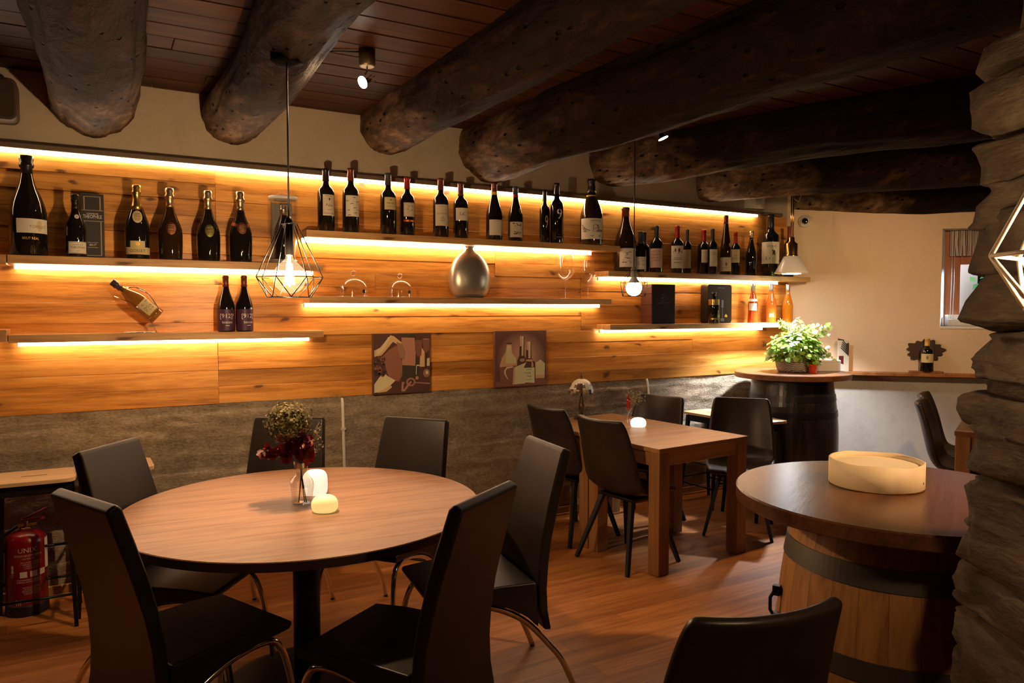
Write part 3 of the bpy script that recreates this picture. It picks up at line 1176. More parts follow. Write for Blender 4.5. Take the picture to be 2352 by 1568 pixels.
def crest(mt, zf, wf, hf, txt=None, ang=0.0):
    def fn(t, prof, R, H):
        z = zf * H
        rr = radius_at(prof, (zf + hf * 0.3) * H)
        # follow the sloping shoulder: small domed shield
        n = 18
        vs = []
        for k in range(n):
            a = 2 * pi * k / n
            zz = z + sin(a) * hf * H
            r_ = radius_at(prof, zz) + 0.0016
            aa = ang + cos(a) * wf * R / r_
            vs.append((r_ * sin(aa), -r_ * cos(aa), zz))
        r_ = radius_at(prof, z) + 0.004
        vs.append((r_ * sin(ang), -r_ * cos(ang), z))
        o = MB().add(vs, [(k, (k + 1) % n, n) for k in range(n)], 0, True).build('medallion', mt, t)
        pm = MB()                          # raised lettering lines on the medallion
        for q in (-0.5, -0.25, 0.0, 0.25, 0.5):
            zz = z + q * hf * H
            r2 = max(radius_at(prof, zz) + 0.0016, r_ + 0.0004 - abs(q) * 0.003)
            hwid = wf * R / r2 * sqrt(1 - (q * 1.15) ** 2) * 0.62
            vs2 = []
            for i in range(7):
                a = ang - hwid + 2 * hwid * i / 6
                for dz in (-0.05, 0.05):
                    vs2.append(((r2 + 0.0012) * sin(a), -(r2 + 0.0012) * cos(a), zz + dz * hf * H))
            pm.add(vs2, [(2 * i, 2 * i + 2, 2 * i + 3, 2 * i + 1) for i in range(6)], 0, True)
        pm.build('lettering', M_emboss, o)
    return fn


def vcollar(mt, mt2):
    def fn(t, prof, R, H):
        n = 40
        vs, fs = [], []
        for k in range(n + 1):
            a = -pi + 2 * pi * k / n
            top = 0.615 - 0.11 * (1 - abs(a) / pi) ** 1.3
            for zz in (top - 0.045, top):
                r_ = radius_at(prof, zz * H) + 0.0012
                vs.append((r_ * sin(a), -r_ * cos(a), zz * H))
        fs = [(2 * k, 2 * k + 2, 2 * k + 3, 2 * k + 1) for k in range(n)]
        MB().add(vs, fs, 0, True).build('collar', mt, t)
        crest(mt2, 0.47, 0.42, 0.085)(t, prof, R, H)
    return fn


G1 = 'champagne bottles'
bottle('largest black champagne bottle with white band label, first on the champagne shelf', 60, 357, 76, Z_UL, 'champagne', YS + 0.09, None, M_capblack, 0.82, G1,
       name='champagne_bottle', labels=[(0.22, 0.36, 0.98, 0.48, M_paperw, [(T('TORELLÓ', 0.48, 0.26, 0.52, 0.22), M_inkgrey), (BLOB(0.52, 0.16, 0.40, 0.28), M_papery)]),
                                        (0.145, 0.19, 0.7, 0.15, M_glassdark, [(T('BRUT REAL', 0.5, 0.55, 0.62), M_goldprint)])])
bottle('small black champagne bottle with framed white label, leaning against the black gift box', 172, 446, 43, Z_UL, 'champagne', YS + 0.032, None, M_capblack, 0.76, G1,
       name='champagne_bottle', labels=[(0.045, 0.235, 0.95, 0.25, M_paperw, [(FRAME(0.025), M_ink), (T('CHAMPAGNE', 0.74, 0.10, 0.5), M_inkgrey), (T('THEOPHILE', 0.52, 0.18, 0.7), M_ink), (T('BRUT', 0.22, 0.08, 0.3), M_inkgrey)])],
       collar=crest(M_paperw, 0.635, 0.22, 0.035, ang=0.2))
bottle('champagne bottle with long gold foil neck and cream lettered label', 313, 425, 51, Z_UL, 'champagne', YS + 0.055, None, M_gold, 0.66, G1,
       name='champagne_bottle', labels=[(0.055, 0.15, 1.25, 0.0, M_papery, [(T('GOSSET', 0.5, 0.42, 0.55), M_ink)]), (0.15, 0.235, 0.62, 0.0, M_papery, [(BLOB(0.55, 0.3, 0.3), M_goldprint)])],
       collar=crest(M_papery, 0.56, 0.42, 0.085))
bottle('squat champagne bottle with pink-gold foil and rose medallion', 389, 432, 53, Z_UL, 'prestige', YS + 0.055, M_glassbrown, M_goldpale, 0.73, G1, name='champagne_bottle',
       collar=crest(M_copper, 0.43, 0.40, 0.09))
bottle('squat champagne bottle with gold foil and green-gold medallion', 477, 438, 51, Z_UL, 'prestige', YS + 0.055, None, M_goldpale, 0.73, G1, name='champagne_bottle',
       collar=crest(M_goldgreen, 0.42, 0.40, 0.09))
bottle('squat champagne bottle with copper collar band, last before the clear tube', 551, 440, 51, Z_UL, 'prestige', YS + 0.055, None, M_goldpale, 0.73, G1, name='champagne_bottle',
       collar=vcollar(M_copper, M_copper))

# black gift box
p = on_y(211, 445, YS + 0.088)
dep = depth_of(p)
bw, bh = 47 * dep / FPX, p.z - Z_UL
t = thing('gift_box', 'tall black champagne gift box with tan lines beside the small black bottle', 'box', (p.x, YS + 0.088, Z_UL + 0.0005), 0)
mb = MB()
mb.box((-bw / 2, 0, 0), (bw / 2, 0.088, bh))
bx_ = mb.build('carton', pmat('charcoal_card', (0.030, 0.027, 0.026), 0.5), t, bevel=0.002)
mb = MB()
yy = -0.0008
for sg in (-1, 1):
    mb.box((sg * bw * 0.36 - 0.003, yy, bh * 0.04), (sg * bw * 0.36 + 0.003, 0, bh * 0.57))
    mb.box((sg * bw * 0.34 - 0.003, yy, bh * 0.74), (sg * bw * 0.34 + 0.003, 0, bh * 0.955))
for z_, w_ in ((0.575, 0.45), (0.742, 0.45), (0.955, 0.36), (0.04, 0.36), (0.24, 0.22), (0.165, 0.22)):
    mb.box((-bw * w_, yy, bh * z_ - 0.0018), (bw * w_, 0, bh * z_ + 0.0018))
mb.build('tan_lines', pmat('tan_print', (0.36, 0.27, 0.19), 0.6), bx_)
mb = MB()
text_flat(mb, 'CHAMPAGNE', 0, bh * 0.69, bh * 0.022, -0.001, 0, bw * 0.5)
text_flat(mb, 'THEOPHILE', 0, bh * 0.645, bh * 0.055, -0.001, 0, bw * 0.8)
text_flat(mb, 'BRUT', 0, bh * 0.205, bh * 0.03, -0.001, 0, bw * 0.3)
mb.build('lettering', M_inkwhite, bx_)

# clear gift tube with a bottle inside
p = on_y(650, 452, YS + 0.08)
dep = depth_of(p)
R = 32 * dep / FPX
H = p.z - Z_UL
t = thing('display_tube', 'clear cylindrical gift tube with grey backing standing at the end of the champagne shelf', 'tube', (p.x, YS + 0.085, Z_UL + 0.0005))
mb = MB().lathe([(R * 0.97, 0.006), (R * 0.97, H - 0.01)], 32, closed=False)
mb.build('clear_wall', M_clear, t)
mb = MB()
mb.lathe([(R, 0), (R, 0.022), (R * 0.93, 0.024)], 32)
mb.build('base_ring', M_capgrey, t)
mb = MB()
mb.lathe([(R * 0.9, H - 0.02), (R, H - 0.018), (R, H)], 32)
mb.build('lid', M_white, t)
mb = MB()
mb.tube([(-R * 0.45, 0, H), (-R * 0.3, 0, H + 0.016), (0, 0, H + 0.024), (R * 0.3, 0, H + 0.016), (R * 0.45, 0, H)], 0.0025, 6)
mb.build('carry_cord', M_copper, t)
mb = MB()
mb.lathe([(R * 0.90, 0.03), (R * 0.90, H - 0.03)], 16, 0, None, True, radians(35), radians(145))
mb.build('backing_card', pmat('grey_card', (0.30, 0.28, 0.25), 0.6), t)
tt = thing('champagne_bottle', 'black champagne bottle with silver foil standing inside the clear gift tube', 'bottle', (p.x, YS + 0.07, Z_UL + 0.026), 0, G1)
prof = prof_champagne(R * 0.66, H * 0.82)
MB().lathe(prof, 26).build('glass_body', M_glassdark, tt)
cp = [(r + 0.0008, z) for r, z in prof if z > 0.79 * H * 0.82]
MB().lathe(cp, 22).build('capsule', M_silver, tt)
crest(M_capgrey, 0.60, 0.3, 0.07)(tt, prof, R * 0.66, H * 0.82)

# --- cradle shelf
G2 = 'purple-labelled bottles'
for px, top, side in ((518, 633, 'first'), (560, 633, 'second')):
    lab = 'dark bottle with purple bracketed label, nearer the chrome cradle' if side == 'first' else 'dark bottle with purple bracketed label, farther from the chrome cradle'
    ang = 0.1 if side == 'first' else 0.5
    bottle(lab, px, top, 38, Z_LL, 'burgundy', YS + 0.06, None, M_capbrown, 0.80, G2,
           labels=[(0.02, 0.40, 1.5, ang, M_purple, [(T('[912]²', 0.66, 0.26, 0.66), M_inkwhite), (T('batecant', 0.40, 0.12, 0.40), M_inkwhite), (LINE(0.24, 0.15, 0.012), M_inkwhite)])])

# chrome cradle and the bottle it holds
A = on_y(256, 646, YS + 0.06)
B = on_y(362, 728, YS + 0.06)
S = on_y(360, 762, YS + 0.06)
ax = (A - B)
LB = ax.length
axn = ax.normalized()
rotM = Vector((0, 0, 1)).rotation_difference(axn).to_matrix().to_4x4()
tb = thing('sparkling_bottle', 'amber sparkling bottle lying tilted in the chrome cradle', 'bottle', B)
tb.rotation_mode = 'QUATERNION'
tb.rotation_quaternion = Vector((0, 0, 1)).rotation_difference(axn)
Rb = 20 * depth_of(B) / FPX
prof = prof_champagne(Rb, LB)
M_amber_g = pmat('amber_glass', (0.30, 0.11, 0.015), 0.06, 0, 0.7, coat=0.3)
MB().lathe(prof, 26).build('glass_body', M_amber_g, tb)
MB().lathe([(radius_at(prof, 0.80 * LB) + 0.001, 0.80 * LB)] + [(r + 0.001, z) for r, z in prof if z > 0.80 * LB], 22).build('capsule', pmat('grape_foil', (0.07, 0.045, 0.05), 0.35, 0.4), tb)
MB().lathe([(radius_at(prof, 0.74 * LB) + 0.001, 0.74 * LB), (radius_at(prof, 0.80 * LB) + 0.001, 0.80 * LB)], 22, closed=False).build('neck_band', M_gold, tb)
mb = MB()
cyl_patch(mb, Rb + 0.0008, LB * 0.13, LB * 0.40, 0.25, 0.75)
lo = mb.build('paper_label', M_papery, tb)
mb = MB()
for fn in scrib(26, 0.55, 0.35, 0.7, 4):
    fn(mb, Rb + 0.0015, LB * 0.13, LB * 0.40, 0.25, 0.75)
mb.build('lettering', M_inkgrey, lo)

cr = thing('bottle_cradle', 'chrome wire bottle cradle standing on the lower shelf', 'bottle holder', (S.x, YS + 0.06, Z_LL))
o0 = Vector((S.x, YS + 0.06, Z_LL))


def cpx(px, py, dy=0.0):
    return on_y(px, py, YS + 0.06 + dy) - o0


wr = 0.0026
mb = MB()
loop = []
for k in range(25):
    a = 2 * pi * k / 24
    loop.append(Vector((-0.085 + 0.085 * cos(a), 0.045 * sin(a), wr)))
mb.tube(loop, wr, 6)
mb.build('base_loop', M_chrome, cr)
mb = MB()
for dy in (-0.012, 0.012):
    mb.tube([Vector((0, dy, wr)), cpx(346, 735, dy), cpx(338, 726, dy * 2.0), cpx(318, 707, -0.048 * (1 if dy < 0 else -1)), cpx(298, 694, -0.048 * (1 if dy < 0 else -1)), cpx(262, 680, dy * 2)], wr, 6)
mb.build('support_wire', M_chrome, cr)
mb = MB()
mb.tube([cpx(341, 733, -0.03), cpx(350, 727, -0.055), cpx(361, 716, -0.050), cpx(364, 709, -0.045), cpx(356, 693, -0.045), cpx(343, 676, -0.045), cpx(327, 664, -0.045), cpx(310, 659, -0.045),
         cpx(290, 660, -0.04), cpx(290, 662, 0.03), cpx(310, 659, 0.045), cpx(343, 676, 0.045), cpx(364, 709, 0.045), cpx(341, 733, 0.03)], wr, 6)
mb.build('upper_loop', M_chrome, cr)

# --- red wine shelf
G3 = 'large red wine bottles on the long shelf'
a_ = 0.12
bottle('red wine bottle with tall cream label, nearest the clear tube', 748, 388, 39, Z_MU, 'bordeaux', None, None, M_capblack, 0.80, G3,
       labels=[(0.24, 0.575, 0.70, a_ + 0.25, M_paper, [(T('CLOS DE LA', 0.93, 0.05, 0.6), M_inkgrey), (BLOB(0.78, 0.12, 0.06), M_ink), (T('Palau', 0.50, 0.12, 0.5), M_ink), (LINE(0.11, 0.8), M_inkgrey), (LINE(0.28, 0.3, 0.012), M_inkgrey)])])
ants = [(BLOB(z, 0.22, 0.022, x, [(-1, -0.6), (-0.3, 0.4), (0.4, 0.2), (1, 1.2), (0.5, 1.6), (-0.4, 1.4), (-1, 0.4)]), M_ink) for x, z in
        ((0.15, 0.88), (-0.75, 0.72), (0.6, 0.70), (-0.2, 0.58), (0.2, 0.40), (-0.6, 0.28), (0.3, 0.16), (-0.5, 0.05), (0.85, 0.32))]
bottle('red-topped wine bottle whose white label is scattered with black ants', 805, 387, 38, Z_MU, 'bordeaux', None, None, M_capbrown, 0.80, G3,
       labels=[(0.24, 0.565, 0.85, a_ + 0.02, M_paperw, ants)])
bottle('red wine bottle with square yellowish label high on its body', 891, 398, 37, Z_MU, 'bordeaux', None, None, M_capslate, 0.80, G3,
       labels=[(0.395, 0.595, 0.72, a_ + 0.2, M_papery, [(T('MAURO', 0.52, 0.14, 0.7), M_ink), (BLOB(0.78, 0.2, 0.06), M_inkgrey), (LINE(0.25, 0.6, 0.012), M_inkgrey)])])
bottle('red-capped wine bottle with a red and yellow stripe under its label', 935, 408, 35, Z_MU, 'bordeaux', None, None, M_capred, 0.80, G3,
       labels=[(0.315, 0.555, 0.75, a_ + 0.2, M_paper, [(f, M_inkgrey) for f in scrib(16, 0.5, 0.35, 0.5, 2)] + [(FRAME(0.02), M_inkgrey)]), (0.225, 0.262, 0.75, a_ + 0.2, M_inkred, [(BLOB(0.5, 0.25, 0.4, -0.4), M_yellow), (BLOB(0.5, 0.3, 0.4, 0.4), M_yellow)])])
bottle('red wine bottle with the biggest cream label on the long shelf', 1012, 410, 36, Z_MU, 'bordeaux', None, None, M_capbrown, 0.80, G3,
       labels=[(0.185, 0.545, 0.92, a_ + 0.08, M_paper, [(T('San Román', 0.58, 0.09, 0.75), M_inkgrey), (LINE(0.40, 0.15), M_inkgrey), (LINE(0.33, 0.3, 0.012), M_inkgrey), (LINE(0.24, 0.3, 0.012), M_inkgrey)])])
bottle('red wine bottle with small square white two-letter label', 1058, 420, 35, Z_MU, 'bordeaux', None, None, M_capbrown, 0.76, G3,
       labels=[(0.31, 0.535, 0.90, a_ + 0.1, M_paperw, [(T('L C', 0.55, 0.26, 0.55), M_inkgrey), (T('&', 0.50, 0.22, 0.2), M_inkgrey)])])
bottle('sloping burgundy bottle with yellow neck band and red slash on its white label', 1135, 420, 38, Z_MU, 'burgundy', None, None, M_capbrown, 0.84, G3, band=(0.785, 0.84, M_yellow),
       labels=[(0.075, 0.345, 0.88, a_ + 0.12, M_paperw, [(T('PUNTIAGUT', 0.90, 0.045, 0.5), M_inkgrey), (BLOB(0.42, 0.28, 0.15, 0.5, [(-1, -1), (-0.85, -1.1), (1, 0.95), (0.85, 1.05)]), M_inkred), (T('12', 0.15, 0.04, 0.2, -0.5), M_inkgrey)])])
bottle('sloping burgundy bottle with gold sticker and red neck band', 1184, 429, 35, Z_MU, 'burgundy', None, None, M_capslate, 0.86, G3, band=(0.80, 0.86, M_capred),
       labels=[(0.065, 0.345, 0.85, a_ + 0.12, M_paper, [(f, M_ink) for f in scrib(14, 0.82, 0.09, 0.6, 5)] + [(f, M_ink) for f in scrib(14, 0.28, 0.09, 0.6, 6)])], collar=crest(M_goldpale, 0.545, 0.27, 0.055, ang=0.25))
bottle('slim black bottle with gold numeral, standing behind the white numeral bottle', 1251, 437, 24, Z_MU, 'bordeaux', YS + 0.075, None, M_capblack, 0.79, G3,
       labels=[(0.24, 0.55, 0.5, 0.28, M_glassdark, [(T('9', 0.5, 0.80, 0.9), M_goldprint)])])
bottle('black bottle with large white numeral on its shoulder', 1279, 421, 31, Z_MU, 'bordeaux', YS + 0.04, None, M_capblack, 0.82, G3,
       labels=[(0.36, 0.60, 0.5, 0.26, M_glassdark, [(T('9', 0.5, 0.75, 0.9), M_inkwhite)]), (0.08, 0.14, 0.5, 0.2, M_glassdark, [(LINE(0.8, 0.5, 0.012), M_inkwhite), (LINE(0.25, 0.7, 0.03), M_inkwhite)])])
angel = [(T('DAMM NE SOBE', 0.88, 0.075, 0.42, 0.28), M_ink)]
angel += [(BLOB(z, 0.17, 0.035, x, [(-1, 1.2), (0.2, 0.6), (1, -0.6), (0.5, -1.0), (-0.6, 0.0)]), M_inkgrey) for x, z in
          ((-0.80, 0.66), (-0.70, 0.58), (-0.60, 0.52), (-0.74, 0.50), (-0.50, 0.47), (-0.62, 0.43), (-0.40, 0.44), (-0.66, 0.36), (-0.5, 0.37), (-0.30, 0.42))]
angel += [(BLOB(0.56, 0.26, 0.15, 0.30), M_inkgrey), (BLOB(0.42, 0.30, 0.09, 0.30), M_inkgrey), (BLOB(0.50, 0.155, 0.155, 0.30), M_paperp), (BLOB(0.53, 0.035, 0.018, 0.24), M_ink), (BLOB(0.53, 0.035, 0.018, 0.37), M_ink),
          (BLOB(0.42, 0.05, 0.012, 0.30), M_inkred), (BLOB(0.40, 0.22, 0.06, 0.68), M_inkgrey), (BLOB(0.15, 0.14, 0.02, -0.02), M_inkgrey), (BLOB(0.15, 0.14, 0.02, 0.6), M_inkgrey)]
bottle('largest burgundy bottle with yellow ring and winged face drawn on its label', 1359, 412, 53, Z_MU, 'burgundy', YS + 0.07, M_glassbrown, M_capblack, 0.80, G3, band=(0.735, 0.755, M_yellow),
       labels=[(0.085, 0.395, 1.05, 0.15, M_paperw, angel)])

# --- corner shelf
G4 = 'bottles on the corner shelf'
bottle('big dark sloping bottle with leaf sketch label behind the small opal pendant', 1437, 477, 51, Z_RU, 'burgundy', YS + 0.07, M_glassbrown, M_capbrown, 0.86, G4,
       labels=[(0.065, 0.355, 0.95, 0.3, M_paperw, [(f, M_inkgrey) for f in scrib(20, 0.5, 0.3, 0.6, 11)])])
bottle('short dark bottle with low white label beside the big leaf label bottle', 1471, 532, 28, Z_RU, 'burgundy', YS + 0.045, None, M_capslate, 0.70, G4,
       labels=[(0.06, 0.37, 0.95, 0.15, M_paperw, [(f, M_inkgrey) for f in scrib(10, 0.6, 0.25, 0.6, 12)])])
bottle('dark slim bottle hidden behind the short white-labelled bottle', 1480, 533, 23, Z_RU, 'bordeaux', YS + 0.135, None, M_capslate, 0.70, G4)
scr = [(T(w, z, 0.10, 0.62), M_inkred) for w, z in (('NIT DE', 0.84), ('NUVOL', 0.68), ('BALADE', 0.52), ('COSME', 0.37))]
bottle('dark bottle with pinkish label full of red handwriting', 1508, 519, 29, Z_RU, 'bordeaux', YS + 0.05, None, M_capslate, 0.75, G4,
       labels=[(0.10, 0.51, 1.05, 0.12, M_paperp, scr)])
bottle('red-capped bottle with large white label showing a brown country house', 1556, 519, 29, Z_RU, 'bordeaux', YS + 0.05, None, M_capred, 0.74, G4,
       labels=[(0.10, 0.575, 1.10, 0.12, M_paperw, [(BLOB(0.72, 0.62, 0.085), M_capbrown), (BLOB(0.80, 0.14, 0.09, 0.2), M_capbrown), (BLOB(0.80, 0.10, 0.08, -0.3), M_capbrown), (T('CHATEAU', 0.47, 0.055, 0.8), M_inkgrey), (LINE(0.40, 0.6), M_inkgrey), (LINE(0.25, 0.5, 0.012), M_inkgrey)])])
bottle('slimmer bottle with yellow label half behind the country house label', 1579, 527, 19, Z_RU, 'bordeaux', YS + 0.085, None, M_capslate, 0.72, G4,
       labels=[(0.12, 0.54, 1.1, 0.2, M_papery, [(T('Paulay', 0.66, 0.11, 0.75), M_goldprint), (BLOB(0.28, 0.2, 0.06), M_goldprint)])])
bottle('red-capped dark bottle with white label and small ink stripe', 1617, 528, 28, Z_RU, 'bordeaux', YS + 0.125, None, M_capred, 0.74, G4,
       labels=[(0.26, 0.55, 0.95, 0.35, M_paperw, [(BLOB(0.30, 0.35, 0.03, 0.25), M_ink), (LINE(0.8, 0.6, 0.012), M_inkgrey)])])
bottle('black-capped bottle with long pale label in front of the ink stripe bottle', 1637, 526, 23, Z_RU, 'bordeaux', YS + 0.038, None, M_capslate, 0.72, G4,
       labels=[(0.17, 0.545, 1.1, 0.15, M_paperw, [(LINE(0.7, 0.5), M_inkgrey), (LINE(0.8, 0.4, 0.012), M_inkgrey)])])
bottle('tall slender bottle with small shield seal and low cream label', 1668, 495, 26, Z_RU, 'hock', YS + 0.05, M_glassbrown, M_capbrown, 0.86, G4,
       labels=[(0.055, 0.29, 1.05, 0.1, M_paper, [(BLOB(0.5, 0.14, 0.14, 0.1), M_inkgrey), (LINE(0.25, 0.5), M_inkgrey)])], collar=crest(M_paper, 0.50, 0.45, 0.042, ang=0.35))
bottle('red-capped bottle with straw label behind the slender bottle', 1690, 533, 22, Z_RU, 'bordeaux', YS + 0.095, None, M_capred, 0.74, G4,
       labels=[(0.29, 0.595, 1.1, 0.15, M_papery, [(T('Clos', 0.55, 0.12, 0.5), M_inkgrey), (LINE(0.35, 0.7, 0.012), M_inkgrey)])])
bottle('dark sparkling bottle with wired pale cap beside the seascape label', 1726, 531, 26, Z_RU, 'champagne', YS + 0.06, None, M_goldpale, 0.86, G4, name='sparkling_bottle')
dog = [(BLOB(0.52, 0.17, 0.13, 0.28, [(-1, 0.9), (-0.7, 1.0), (-0.1, 0.5), (0.4, 0.9), (0.8, 0.4), (0.6, -0.2), (1.0, -1), (0.3, -0.9), (0.1, -0.4), (-0.2, -1), (-0.6, -0.8), (-0.4, 0.1)]), M_ink),
       (T('VIONS', 0.80, 0.11, 0.62, 0.1), M_inkgrey), (BLOB(0.12, 0.98, 0.15), M_blue), (BLOB(0.25, 0.5, 0.08, -0.5), M_blue), (T('TIZIANA', 0.20, 0.05, 0.4, 0.3), M_inkwhite)]
bottle('big dark bottle with white and blue seascape label showing a black dog', 1771, 493, 40, Z_RU, 'bordeaux', YS + 0.07, None, M_capblack, 0.76, G4,
       labels=[(0.20, 0.55, 1.25, 0.1, M_paperw, dog)])
bottle('dark bottle half hidden behind the white cone lamp', 1813, 520, 22, Z_RU, 'bordeaux', YS + 0.06, None, M_capbrown, 0.76, G4)

# --- rosé shelf
def liquid(name, col, f=0.35):
    """coloured wine in clear glass: tinted see-through body with a glossy skin"""
    m, nt, b, out = new_mat(name)
    g = N(nt)
    b.inputs['Base Color'].default_value = (*col, 1)
    b.inputs['Roughness'].default_value = 0.05
    b.inputs['Coat Weight'].default_value = 0.5
    tr = g.new('ShaderNodeBsdfTransparent')
    tr.inputs[0].default_value = (*[min(1, c * 1.3) for c in col], 1)
    ms = g.new('ShaderNodeMixShader')
    ms.inputs[0].default_value = 1 - f
    g.link(tr.outputs[0], ms.inputs[1])
    g.link(b.outputs[0], ms.inputs[2])
    g.link(ms.outputs[0], out.inputs[0])
    return m


G5 = 'rosé bottles'
bottle('waisted deep pink rosé bottle with white neck ring and shield label', 1730, 652, 24, Z_RL, 'waist', YS + 0.06, liquid('deep_rose_wine', (0.46, 0.055, 0.008), 0.25), M_capgrey, 0.82, G5, name='rose_bottle', band=(0.55, 0.615, M_paperw),
       labels=[(0.32, 0.50, 0.95, 0.1, M_paperw, [(BLOB(0.78, 0.10, 0.10), M_goldgreen), (LINE(0.5, 0.3, 0.012), M_inkgrey)])])
bottle('clear pale orange rosé bottle in the middle of the three rosé bottles', 1772, 652, 24, Z_RL, 'rose', YS + 0.06, liquid('pale_rose_wine', (0.60, 0.17, 0.018), 0.4), M_capgrey, 0.82, G5, name='rose_bottle',
       labels=[(0.13, 0.26, 0.5, 0.2, M_amber_g, [(T('RYE', 0.5, 0.7, 0.8), M_inkwhite)])])
bottle('golden rosé bottle farthest along, closest to the angled wall', 1810, 653, 24, Z_RL, 'rose', YS + 0.06, liquid('gold_rose_wine', (0.66, 0.24, 0.012), 0.35), M_capgrey, 0.82, G5, name='rose_bottle')

# book-shaped box
p0, p1 = on_y(1499, 654, YS + 0.035), on_y(1551, 652, YS + 0.035)
bw, bh = p1.x - p0.x, (p0.z + p1.z) / 2 - Z_RL
t = thing('book_box', 'dark leather book-shaped wine box with maroon spine', 'box', (p0.x, YS + 0.035, Z_RL + 0.0005))
MB().box((0, 0, 0), (bw, 0.13, bh)).build('case', pmat('black_book_cloth', (0.032, 0.021, 0.013), 0.65, 0, 0.12), t, bevel=0.003)
mb = MB().box((-0.010, 0.0, 0), (-0.0005, 0.13, bh))
for k in (0.08, 0.22, 0.5, 0.78, 0.92):
    mb.box((-0.013, 0.0, bh * k - 0.004), (-0.010, 0.13, bh * k + 0.004))
mb.build('spine', pmat('maroon_leather', (0.13, 0.045, 0.03), 0.5), t, bevel=0.002)
mb = MB()
text_flat(mb, 'BODEGAS FARINA', bw * 0.5, bh * 0.53, bh * 0.035, -0.0008, 0, bw * 0.72)
for k in range(16):
    a = 2 * pi * k / 16
    c = Vector((bw * 0.46 + 0.022 * cos(a), -0.0008, bh * 0.655 + 0.027 * sin(a)))
    mb.add([c + Vector((-0.004, 0, 0)), c + Vector((0.004, 0, -0.003)), c + Vector((0.002, 0, 0.004))], [(0, 1, 2)])
mb.add([(bw * 0.46 - 0.010, -0.0008, bh * 0.68), (bw * 0.46 + 0.010, -0.0008, bh * 0.68), (bw * 0.46, -0.0008, bh * 0.62)], [(0, 1, 2)])
mb.build('emblem', pmat('dull_gilt', (0.16, 0.12, 0.075), 0.5, 0.3), t)

# tin case with a bottle in its window
p0, p1 = on_y(1627, 654, YS + 0.085), on_y(1682, 653, YS + 0.085)
bw, bh = p1.x - p0.x, (p0.z + p1.z) / 2 - Z_RL
t = thing('tin_case', 'black rounded gift tin with stencilled glass standing beside the dark book box', 'box', ((p0.x + p1.x) / 2, YS + 0.085, Z_RL + 0.0005))


def rrect(w, h, r, n=5):
    pts = []
    for cx, cy, a0 in ((w / 2 - r, h / 2 - r, 0), (-w / 2 + r, h / 2 - r, pi / 2), (-w / 2 + r, -h / 2 + r, pi), (w / 2 - r, -h / 2 + r, 1.5 * pi)):
        for k in range(n + 1):
            a = a0 + pi / 2 * k / n
            pts.append((cx + r * cos(a), cy + r * sin(a)))
    return pts


MX = Matrix(((1, 0, 0, 0), (0, 0, 1, 0), (0, 1, 0, bh / 2), (0, 0, 0, 1)))   # polygon plane -> XZ
M_tin = pmat('black_tin', (0.034, 0.021, 0.012), 0.55, 0, 0.12)
MB().prism(rrect(bw, bh, 0.022), 0.004, 0.09, 0, MX).build('tin_body', M_tin, t, bevel=0.003)
mb = MB()
text_flat(mb, 'CARPE DIEM', 0.01, bh * 0.915, bh * 0.032, 0.0028, 0, bw * 0.62)
for z0_, z1_, hw in ((0.05, 0.12, 0.02), (0.12, 0.40, 0.003), (0.40, 0.60, 0.012)):
    mb.add([(0.03 - hw, 0.0028, bh * z0_), (0.03 + hw, 0.0028, bh * z0_), (0.03 + hw, 0.0028, bh * z1_), (0.03 - hw, 0.0028, bh * z1_)], [(0, 1, 2, 3)])
mb.build('stencil', pmat('grey_stencil', (0.13, 0.11, 0.10), 0.5), t)
mb = MB()
mb.add([(0.055, 0.0026, bh * 0.16), (0.085, 0.0026, bh * 0.15), (0.088, 0.0026, bh * 0.19), (0.072, 0.0026, bh * 0.235), (0.06, 0.0026, bh * 0.21)], [(0, 1, 2, 3, 4)])
mb.build('leaf_motif', M_goldprint, t)
bottle('dark bottle with gold label standing against the black gift tin', 1640, 672, 26, Z_RL, 'bordeaux', YS + 0.040, None, M_glassdark, 0.9, G5,
       labels=[(0.60, 0.78, 1.3, 0.1, M_gold, [(f, M_ink) for f in scrib(10, 0.5, 0.3, 0.7, 21)]), (0.12, 0.17, 0.9, 0.1, M_gold, [])])
bpy.data.objects['wine_bottle'] if 'wine_bottle' in bpy.data.objects else None

# --- glass dome shelf
def dome(label, px, py_top, wpx):
    p = on_y(px, py_top, YS + 0.09)
    R = wpx / 2 * depth_of(p) / FPX
    H = p.z - Z_ML
    t = thing('glass_dome', label, 'glass cover', (p.x, YS + 0.095, Z_ML + 0.0005), 0, 'glass domes')
    zt_ = H * 0.74
    prof = [(R, 0), (R * 1.0, 0.012), (R * 0.985, zt_ * 0.35)] + [(R * cos(a) ** 0.9, zt_ * 0.35 + (zt_ * 0.65) * sin(a)) for a in [pi / 2 * k / 9 for k in range(1, 10)][:-1]] + [(0.004, zt_)]
    MB().lathe(prof, 36, closed=False).build('cover', M_clear, t)
    mb = MB()
    mb.lathe([(0.006, zt_ - 0.002), (0.005, zt_ + 0.006)], 12, closed=False)
    mb.sphere((0, 0, zt_ + (H - zt_) * 0.55), (H - zt_) * 0.46, 16, 12)
    mb.build('knob', M_clear, t)
    mb = MB().lathe([(R * 1.03, 0), (R * 1.03, 0.004), (R * 0.99, 0.006), (R * 0.97, 0.003)], 36, closed=False)
    mb.build('rim', M_clear, t)
    mb = MB()
    a = 0.45
    c = Vector((R * 0.97 * sin(a), -R * 0.97 * cos(a) - 0.001, H * 0.20))
    nrm = Vector((sin(a), -cos(a), 0))
    u = Vector((cos(a), sin(a), 0))
    mb.add([c + u * 0.013 * cos(q) + Vector((0, 0, 0.013 * sin(q))) for q in [2 * pi * k / 16 for k in range(16)]], [tuple(range(16))])
    mb.build('sticker', M_black, t)


dome('larger clear glass dome with ball knob and black dot, first on its shelf', 812, 621, 70)
dome('smaller clear glass dome with ball knob and black dot, beside the pewter flask', 919, 627, 60)

